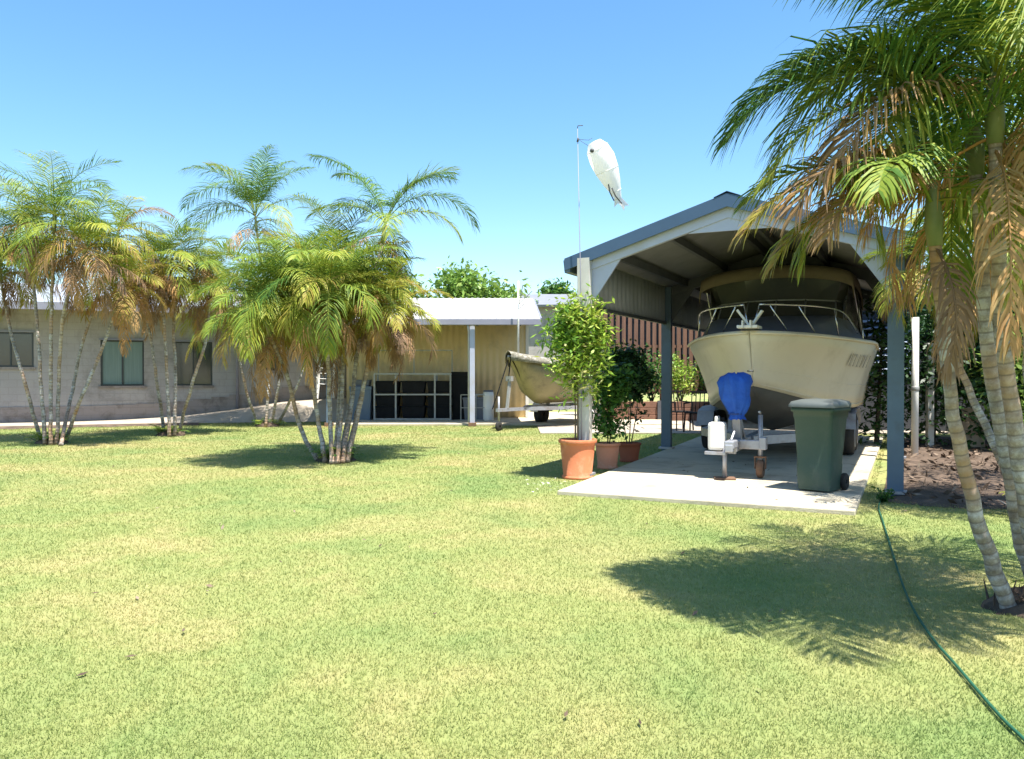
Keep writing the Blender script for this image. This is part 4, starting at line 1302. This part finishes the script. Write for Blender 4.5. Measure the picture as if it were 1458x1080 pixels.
mb.lathe([(.001, -.028), (.02, -.02), (.028, 0), (.02, .02), (.001, .028)], c + Vector((0, .03, 0)), 14); o = mb.build('eye', 'decal', fs)
mb = MB()
for a, e in (((868, 262), (874, 286)), ((873, 268), (885, 290))):
    mb.tube([W(a[0] - 2, a[1], FD + .02) - org, W((a[0] + e[0]) / 2 - 3, (a[1] + e[1]) / 2, FD + .06) - org, W(e[0], e[1], FD + .1) - org], .008, 6)
mb.build('tail_cord', 'decal', fs)
fp = thing('windsock_pole', 'thin grey pole with a hooked top standing at the front left carport post', 'pole', CP(-.0, -.06, 0))
tp = W(822, 183, FD) - CP(-.0, -.06, 0)
mb = MB(); mb.tube([(-.0, -.0, .05), (-.01, 0, 2.4), tp], [.010, .007, .004], 6); mb.build('shaft', 'fascia_grey', fp)
mb = MB(); mb.tube([tp, tp + Vector((.005, 0, .03)), tp + Vector((.07, 0, .035))], .006, 6); mb.tube([tp + Vector((0, 0, -.18)), tp + Vector((.01, 0, -.13))], .014, 8); mb.build('hook', 'decal', fp)
mb = MB()
a = W(823, 199, FD) - CP(-.0, -.06, 0)
mb.tube([a, W(838, 200, FD) - CP(-.0, -.06, 0), W(843, 197, FD) - CP(-.0, -.06, 0)], .003, 5); mb.tube([a, W(839, 209, FD) - CP(-.0, -.06, 0)], .003, 5)
mb.build('bridle', 'decal', fp)

# ------------------------------------------------------------------ wheelie bin
bp = G(1174, 699, .05)
wb = thing('wheelie_bin', 'dark green wheelie bin with grey lid on the slab before the cabin boat', 'bin', (bp.x, bp.y + .1, .05), R(-42))
mb = MB()
def rr(hx, y0, y1, z, r=.05):
    out = []
    for (cx_, cy_, a0) in ((hx - r, y1 - r, 0), (-hx + r, y1 - r, 90), (-hx + r, y0 + r, 180), (hx - r, y0 + r, 270)):
        for k in range(4):
            a = R(a0 + k * 30)
            out.append((cx_ + r * math.cos(a), cy_ + r * math.sin(a), z))
    return out
mb.grid([rr(.222, -.26, .16, .02), rr(.225, -.262, .17, .05), rr(.236, -.273, .19, .3), rr(.230, -.266, .19, .32), rr(.262, -.298, .27, .84), rr(.27, -.305, .29, .86), rr(.275, -.31, .30, .92), rr(.295, -.335, .32, .925), rr(.295, -.335, .32, .97), rr(.27, -.31, .3, .972)], True)
mb.add(rr(.225, -.26, .16, .02), [tuple(reversed(range(16)))])
# raised panel on the front
mb.build('body', 'bin_green', wb)
mb = MB()
mb.grid([rr(.31, -.37, .30, .975), rr(.312, -.372, .302, 1.0), rr(.29, -.34, .29, 1.04), rr(.2, -.22, .2, 1.065)], True)
mb.add(rr(.2, -.22, .2, 1.065), [tuple(range(16))]); mb.add(rr(.31, -.37, .30, .975), [tuple(reversed(range(16)))])
lid_ = mb.build('lid', 'bin_lid', wb)
mb = MB(); mb.tube([(-.22, .305, .985), (.22, .305, .985)], .022, 10); mb.build('hinge', 'bin_lid', lid_)
wb.scale = (.84, .88, .98)
mb = MB(); mb.tube([(-.26, .31, .97), (-.26, .37, 1.0), (.26, .37, 1.0), (.26, .31, .97)], .02, 8); mb.build('handle', 'bin_green', wb)
for s_ in (-1, 1):
    mb = MB(); mb.lathe([(.02, -.03), (.085, -.035), (.1, -.02), (.1, .02), (.085, .035), (.02, .03)], (s_ * .25, .185, .1), 22, axis='X'); mb.build('wheel', 'rubber', wb)
mb = MB(); mb.tube([(-.27, .185, .1), (.27, .185, .1)], .012, 8); mb.build('axle', 'galv', wb)

# ------------------------------------------------------------------ pots and plants
def pot(name, label, base, r, h_, mk, rim=.05):
    t = thing(name, label, 'plant pot', base)
    mb = MB()
    mb.lathe([(.001, 0), (r * .80, 0), (r * .82, .03), (r * .80, .035), (r * .74, .05), (r * .90, h_ - rim - .03), (r * .9, h_ - rim), (r * .985, h_ - rim + .004), (r, h_ - rim + .012), (r, h_ - .01), (r * .98, h_), (r * .9, h_), (r * .87, h_ - .07)], (0, 0, 0), 40)
    mb.build('body', mk, t)
    mb = MB(); mb.lathe([(.001, h_ - .055), (r * .5, h_ - .05), (r * .88, h_ - .06)], (0, 0, 0), 28); mb.build('soil', 'soil', t)
    return t
p1 = G(822, 680); p1.y -= .05
pot('terracotta_pot', 'large orange terracotta pot at the corner of the slab', p1, .255, .52, 'terracotta')
p2 = G(865, 667)
pot('terracotta_pot', 'pale pink terracotta pot right beside the largest pot', p2, .19, .38, 'terracotta_pale', .045)
p3 = G(896, 657)
pot('terracotta_pot', 'small dark terracotta pot farthest from the camera', p3, .19, .30, 'terracotta_dark', .04)

def plant(name, label, base, stems, blobs, n, size, mk, seed, r0=.014, asp=.42, flowers=0):
    rng = random.Random(seed)
    t = thing(name, label, 'plant', base)
    for s_ in stems:
        mb = MB()
        mb.tube(bez([Vector(p) for p in s_], 8), [r0 * (1 - .6 * i / 8) for i in range(9)], 6)
        mb.build('stem', 'bark_thin', t)
    mb = MB()
    # twigs into the foliage
    for c, r in blobs:
        for _ in range(7):
            e = Vector(c) + Vector((rng.uniform(-1, 1) * r[0], rng.uniform(-1, 1) * r[1], rng.uniform(-.6, 1) * r[2])) * .9
            st_ = Vector(rng.choice(stems)[-1])
            mb.tube([st_, st_.lerp(e, .5) + Vector((0, 0, .04)), e], [r0 * .35, r0 * .25, r0 * .12], 5)
    mb.build('twigs', 'bark_thin', t)
    mb = MB(); crown(mb, blobs, n, size, rng, .15, asp); mb.build('foliage', mk, t)
    if flowers:
        mb = MB()
        for _ in range(flowers):
            c, r = rng.choice(blobs)
            v = Vector((rng.gauss(0, 1), rng.gauss(0, 1) - .4, abs(rng.gauss(0, 1)))).normalized()
            p = Vector((c[0] + v.x * r[0], c[1] + v.y * r[1], c[2] + v.z * r[2]))
            for _ in range(7):
                leaf(mb, p + Vector((rng.gauss(0, .025), rng.gauss(0, .025), rng.gauss(0, .015))), .055, rng, 1)
        mb.build('flowers', 'petal', t)
    return t
z0 = .46
plant('potted_shrub', 'tall yellow green shrub in the large terracotta pot', p1 + Vector((0, 0, 0)),
      [[(-.03, 0, z0), (-.03, .02, 1.0), (-.06, 0, 1.75)], [(.04, .02, z0), (.06, 0, 1.1), (.05, .03, 1.8)], [(0, -.03, z0), (.0, -.02, 1.2), (.0, -.02, 1.9)]],
      [((-.10, 0, 1.80), (.19, .2, .22)), ((.13, .02, 1.86), (.19, .2, .24)), ((.02, 0, 2.1), (.2, .2, .22)), ((-.14, .03, 2.02), (.13, .15, .17)), ((.17, 0, 1.58), (.16, .17, .2)), ((-.1, -.05, 1.52), (.15, .15, .2)), ((.18, .0, 2.12), (.11, .13, .15)), ((.06, 0, 1.34), (.14, .14, .2)), ((-.22, 0, 1.68), (.09, .1, .1)), ((-.05, 0, 2.28), (.08, .1, .14)), ((.27, 0, 1.93), (.07, .1, .16)), ((.14, 0, 2.32), (.06, .08, .12)), ((-.25, 0, 2.0), (.07, .1, .12)), ((.02, 0, 1.12), (.09, .09, .14))],
      6500, .105, 'leaf_bright', 3, .013, .30, 9)
plant('potted_shrub', 'leafy green shrub in the pale pink pot', p2,
      [[(0, 0, .34), (.02, 0, .7), (.0, 0, 1.1)], [(.03, .02, .34), (.08, 0, .8), (.12, .03, 1.2)]],
      [((.0, 0, .62), (.15, .14, .16)), ((-.02, .0, .86), (.14, .14, .14)), ((.06, 0, 1.1), (.18, .18, .16)), ((-.04, 0, 1.3), (.16, .16, .15)), ((.16, .02, 1.32), (.16, .16, .15))],
      2400, .09, 'leaf_mid', 5, .011, .5)
plant('potted_shrub', 'dark thin stemmed shrub in the small dark pot', p3,
      [[(0, 0, .26), (.02, 0, .7), (.02, 0, 1.15)], [(.03, .02, .26), (.12, 0, .8), (.16, 0, 1.2)], [(-.03, 0, .26), (-.1, 0, .7), (-.16, 0, 1.2)]],
      [((-.12, 0, 1.36), (.24, .22, .24)), ((.14, 0, 1.3), (.22, .22, .22)), ((.0, 0, 1.6), (.22, .2, .16)), ((-.22, 0, 1.6), (.16, .16, .14)), ((.06, 0, 1.05), (.16, .15, .1)), ((.16, 0, .75), (.08, .08, .08)), ((-.02, 0, .62), (.07, .07, .07))],
      3600, .09, 'leaf_dark', 7, .010, .5)
def petal_area(rng):
    p = G(775, 692)
    return Vector((p.x + rng.gauss(0, .16), p.y + rng.gauss(0, .3), 0))
o = scatter_leaves('fallen_petals', 'petal', 40, petal_area, .035, 21, (.02, .035), .15)
tag(o, 'white petals and chips scattered on the grass left of the large pot', 'petals', kind='stuff')

# weed at the foot of the right carport post, and the hose
wp = G(1258, 716)
rng = random.Random(8)
t = thing('weed', 'small green weed growing at the foot of the right carport post', 'plant', wp)
mb = MB()
for k in range(26):
    a, e = rng.uniform(0, 2 * PI), rng.uniform(.5, 1.3)
    l = rng.uniform(.08, .2)
    d_ = Vector((math.cos(a) * math.cos(e), math.sin(a) * math.cos(e), math.sin(e)))
    mb.tube([(0, 0, 0), d_ * l * .6, d_ * l], [.004, .003, .002], 4)
    for _ in range(3):
        leaf(mb, d_ * l * rng.uniform(.5, 1.1), .06, rng, rng.random())
mb.build('foliage', 'leaf_mid', t)
hp = [(1262, 702), (1252, 722), (1258, 745), (1268, 778), (1285, 832), (1302, 872), (1330, 915), (1362, 952), (1400, 997), (1432, 1033), (1462, 1062), (1520, 1120)]
b = MB()
b.tube(bez([G(px, py) + Vector((0, 0, .018)) for px, py in hp], 60), .0075, 8)
tag(b.build('garden_hose', 'hose'), 'green garden hose trailing over the lawn to the right post', 'hose')

# ------------------------------------------------------------------ background behind the carport
fr = thing('timber_fence', 'tall brown slatted timber screen seen under the carport side cladding', 'fence', (2.3, 24.6, 0))
mb = MB()
for i in range(36):
    x = i * .187
    mb.box((x, 0, 2.3), (.115, .03, 3.1), tint=0)
mb.build('slats', 'fence_brown', fr)
mb = MB()
for z in (1.0, 2.2, 3.4): mb.bar((-.1, .05, z), (6.9, .05, z), .05, .09)
mb2 = MB(); mb2.box((3.3, .17, 2.3), (6.8, .03, 3.1)); mb2.build('backing', 'steel_dark', fr)
mb.build('rail', 'fence_brown', fr)
for x in (0, 2.3, 4.6, 6.8):
    mb = MB(); mb.box((x, .12, 1.9), (.1, .1, 3.8)); mb.build('post', 'fence_brown', fr)
b = MB(); b.box((5.4, 20.6, .012), (9.5, 4.6, .024))
tag(struct(b.build('back_path', 'path')), 'pale path crossing behind the carport', 'path')
sw = thing('sleeper_wall', 'low red brown sleeper garden wall beyond the carport', 'garden wall', (2.2, 23.0, 0))
mb = MB()
for k in range(3):
    mb.box((2.6, .0 + .006 * k, .1 + .19 * k), (5.2, .12, .18))
mb.build('sleepers', 'sleeper', sw, bevel=.01)
for x in (.3, 2.0, 3.7, 5.0):
    mb = MB(); mb.box((x, -.1, .3), (.1, .07, .6)); mb.build('post', 'steel_dark', sw)
b = MB(); b.box((4.8, 23.75, .26), (5.2, 1.34, .5))
tag(struct(b.build('raised_bed', 'litter_soil')), 'raised soil bed behind the sleeper wall', 'garden bed')
gp = 'shrubs in the raised bed'
def shrub(label, x, y, z, r, h_, seed, mk, n=1500, size=.11):
    rng = random.Random(seed)
    t = thing('garden_shrub', label, 'shrub', (x, y, z), 0, gp)
    for k in range(5):
        a = k * 1.26
        mb = MB()
        mb.tube([(0, 0, -.05), (math.cos(a) * r * .3, math.sin(a) * r * .3, h_ * .4), (math.cos(a) * r * .6, math.sin(a) * r * .5, h_ * .75)], [.02, .014, .006], 5)
        mb.build('stem', 'bark_thin', t)
    mb = MB(); crown(mb, [((math.cos(k * 2.1) * r * .45, math.sin(k * 2.1) * r * .4, h_ * (.4 + .11 * (k % 5))), (r * .55, r * .5, h_ * .3)) for k in range(6)], n, size, rng, .2); mb.build('foliage', mk, t)
shrub('dark rounded shrub behind the potted plants at the left of the raised bed', 3.0, 23.7, .5, .8, 1.65, 1, 'leaf_dark')
shrub('mid green shrub left of the carport middle post in the raised bed', 4.1, 23.6, .5, .75, 1.5, 2, 'leaf_mid')
shrub('yellowing shrub touching the carport middle post from behind', 5.0, 23.8, .5, .6, 1.3, 3, 'leaf_bright')
shrub('mid green shrub right of the carport middle post', 5.9, 23.6, .5, .7, 1.6, 4, 'leaf_mid')
shrub('dark shrub at the right end of the raised bed behind the cabin boat', 6.9, 23.8, .5, .7, 1.4, 5, 'leaf_dark')
# two dark outdoor chairs under the trees behind
def dark_chair():
    t = thing('patio_chair', '', 'chair', (0, 0, 0), 0, 'dark patio chairs')
    mb = MB(); mb.box((0, 0, .44), (.46, .44, .03)); mb.build('seat', 'black', t, bevel=.008)
    mb = MB()
    for i in range(5): mb.bar((-.2 + .1 * i, .22, .46), (-.2 + .1 * i, .3, .92), .02, .015)
    mb.bar((-.24, .3, .92), (.24, .3, .92), .03, .04); mb.build('backrest', 'black', t)
    for sx in (-1, 1):
        for sy in (-1, 1):
            mb = MB(); mb.bar((sx * .21, sy * .2, .44), (sx * .23, sy * .23, 0), .028, .028); mb.build('leg', 'black', t)
        mb = MB(); mb.bar((sx * .24, -.2, .66), (sx * .24, .25, .67), .03, .03); mb.bar((sx * .24, -.19, .45), (sx * .24, -.19, .66), .025, .025); mb.build('armrest', 'black', t)
    return t
dc = dark_chair()
for i, (px, py, rz, lab) in enumerate(((968, 613, 20, 'black patio chair just right of the carport middle post'), (992, 616, -30, 'black patio chair between the patio chair by the post and the boat bow'))):
    o = dc if i == 0 else copy_tree(dc)
    q = G(px, py)
    o.location = (q.x, q.y, .024); o.rotation_euler = (0, 0, R(rz)); o['label'] = lab
# bits at the right of the carport
hb = thing('dark_house', 'dark house with blue louvre window and white gutter behind the carport', 'house', (5.6, 19.8, 0), R(-12))
mb = MB(); mb.box((3.4, 2.5, 1.6), (6.6, 5, 3.2)); mb.build('wall', 'house_dark', hb)
mb = MB(); mb.box((3.4, -.22, 3.22), (7.2, .12, .2)); mb.build('gutter', 'white_paint', hb, bevel=.01)
mb = MB()
mb.grid([[(-.2, -.2, 3.3), (7.0, -.2, 3.3)], [(-.2, 2.5, 4.2), (7.0, 2.5, 4.2)], [(-.2, 5.3, 3.3), (7.0, 5.3, 3.3)]], smooth=False); mb.build('roof', 'house_roof', hb, solid=.06)
for x in (1.4, 3.3):
    mb = MB()
    for i in range(7):
        mb.box((x, -.03, 1.5 + .16 * i), (1.1, .1, .012), rx=R(40))
    mb.bar((x - .57, -.03, 1.4), (x - .57, -.03, 2.6), .05, .08); mb.bar((x + .57, -.03, 1.4), (x + .57, -.03, 2.6), .05, .08)
    mb.bar((x - .6, -.03, 1.38), (x + .6, -.03, 1.38), .08, .05); mb.bar((x - .6, -.03, 2.62), (x + .6, -.03, 2.62), .08, .05)
    mb.build('louvre_window', 'louvre', hb)
fh = thing('far_house', 'distant grey roofed house peeping over the shed beside the carport', 'house', (.4, 36, 0))
mb = MB(); mb.box((2.2, 2, 2.2), (5, 4, 4.4)); mb.build('wall', 'wall_grey', fh)
mb = MB(); mb.grid([[(-.7, -.5, 4.35), (5.2, -.5, 4.35)], [(-.2, 2, 5.05), (4.8, 2, 5.05)], [(-.7, 4.5, 4.35), (5.2, 4.5, 4.35)]], smooth=False); mb.build('roof', 'house_roof', fh, solid=.1)
# white downpipe-like post, cream post and board in the shade
q = G(1303, 652)
t = thing('white_pipe', 'tall white pipe standing in the shade right of the carport post', 'pipe', q)
mb = MB(); mb.tube([(0, 0, 0), (0, 0, 2.3)], .055, 12); mb.build('tube', 'white_paint', t)
mb = MB(); mb.lathe([(.056, 1.1), (.064, 1.11), (.064, 1.17), (.056, 1.18)], (0, 0, 0), 14); mb.build('collar', 'frame_grey', t)
q = G(1324, 640)
t = thing('cream_post', 'cream timber post in the garden right of the white pipe', 'post', q)
mb = MB(); mb.box((0, 0, .95), (.11, .11, 1.9)); mb.build('shaft', 'post_cream', t, bevel=.006)
mb = MB(); mb.box((0, 0, 1.915), (.15, .15, .03)); mb.build('cap', 'post_cream', t, bevel=.006)
q = G(1388, 640)
t = thing('leaning_board', 'pinkish board leaning in the shade among the right palm trunks', 'board', q)
mb = MB(); mb.box((0, .05, .38), (.38, .03, .76), rx=R(-8)); mb.build('panel', 'board_pale', t, bevel=.004)
mb = MB(); mb.bar((-.15, .08, .3), (.15, .08, .3), .03, .06); mb.build('batten', 'fence_brown', t)

# ------------------------------------------------------------------ light, sky, exposure
SH = Vector((-.2, .28, -1)).normalized()        # direction in which the light travels
sun = bpy.data.lights.new('sun', 'SUN')
sun.energy = 4.8
sun.angle = R(.53)
sun.color = (1, .95, .86)
so = bpy.data.objects.new('sun', sun)
so.rotation_euler = SH.to_track_quat('-Z', 'Y').to_euler()
so.location = (6, -10, 30)
COL.objects.link(so)
w = bpy.data.worlds.new('World')
sc.world = w
w.use_nodes = True
t = w.node_tree
for n_ in list(t.nodes): t.nodes.remove(n_)
sky = t.nodes.new('ShaderNodeTexSky')
sky.sky_type = 'NISHITA'
sky.sun_disc = False
to = -SH
sky.sun_elevation = math.asin(to.z)
sky.sun_rotation = math.atan2(to.x, to.y)
sky.altitude = 10
sky.air_density = 1.0
sky.dust_density = .6
sky.ozone_density = 2.0
bg = t.nodes.new('ShaderNodeBackground')
bg.inputs['Strength'].default_value = .102
wo = t.nodes.new('ShaderNodeOutputWorld')
hs = t.nodes.new('ShaderNodeHueSaturation')
hs.inputs['Saturation'].default_value = 1.22
hs.inputs['Hue'].default_value = .494
t.links.new(sky.outputs[0], hs.inputs['Color'])
t.links.new(hs.outputs[0], bg.inputs[0])
t.links.new(bg.outputs[0], wo.inputs[0])
vs_ = sc.view_settings
vs_.view_transform = 'Standard'
vs_.look = 'None'
vs_.gamma = 1
vs_.exposure = 1.42
sc.cycles.max_bounces = 6
sc.cycles.use_denoising = True
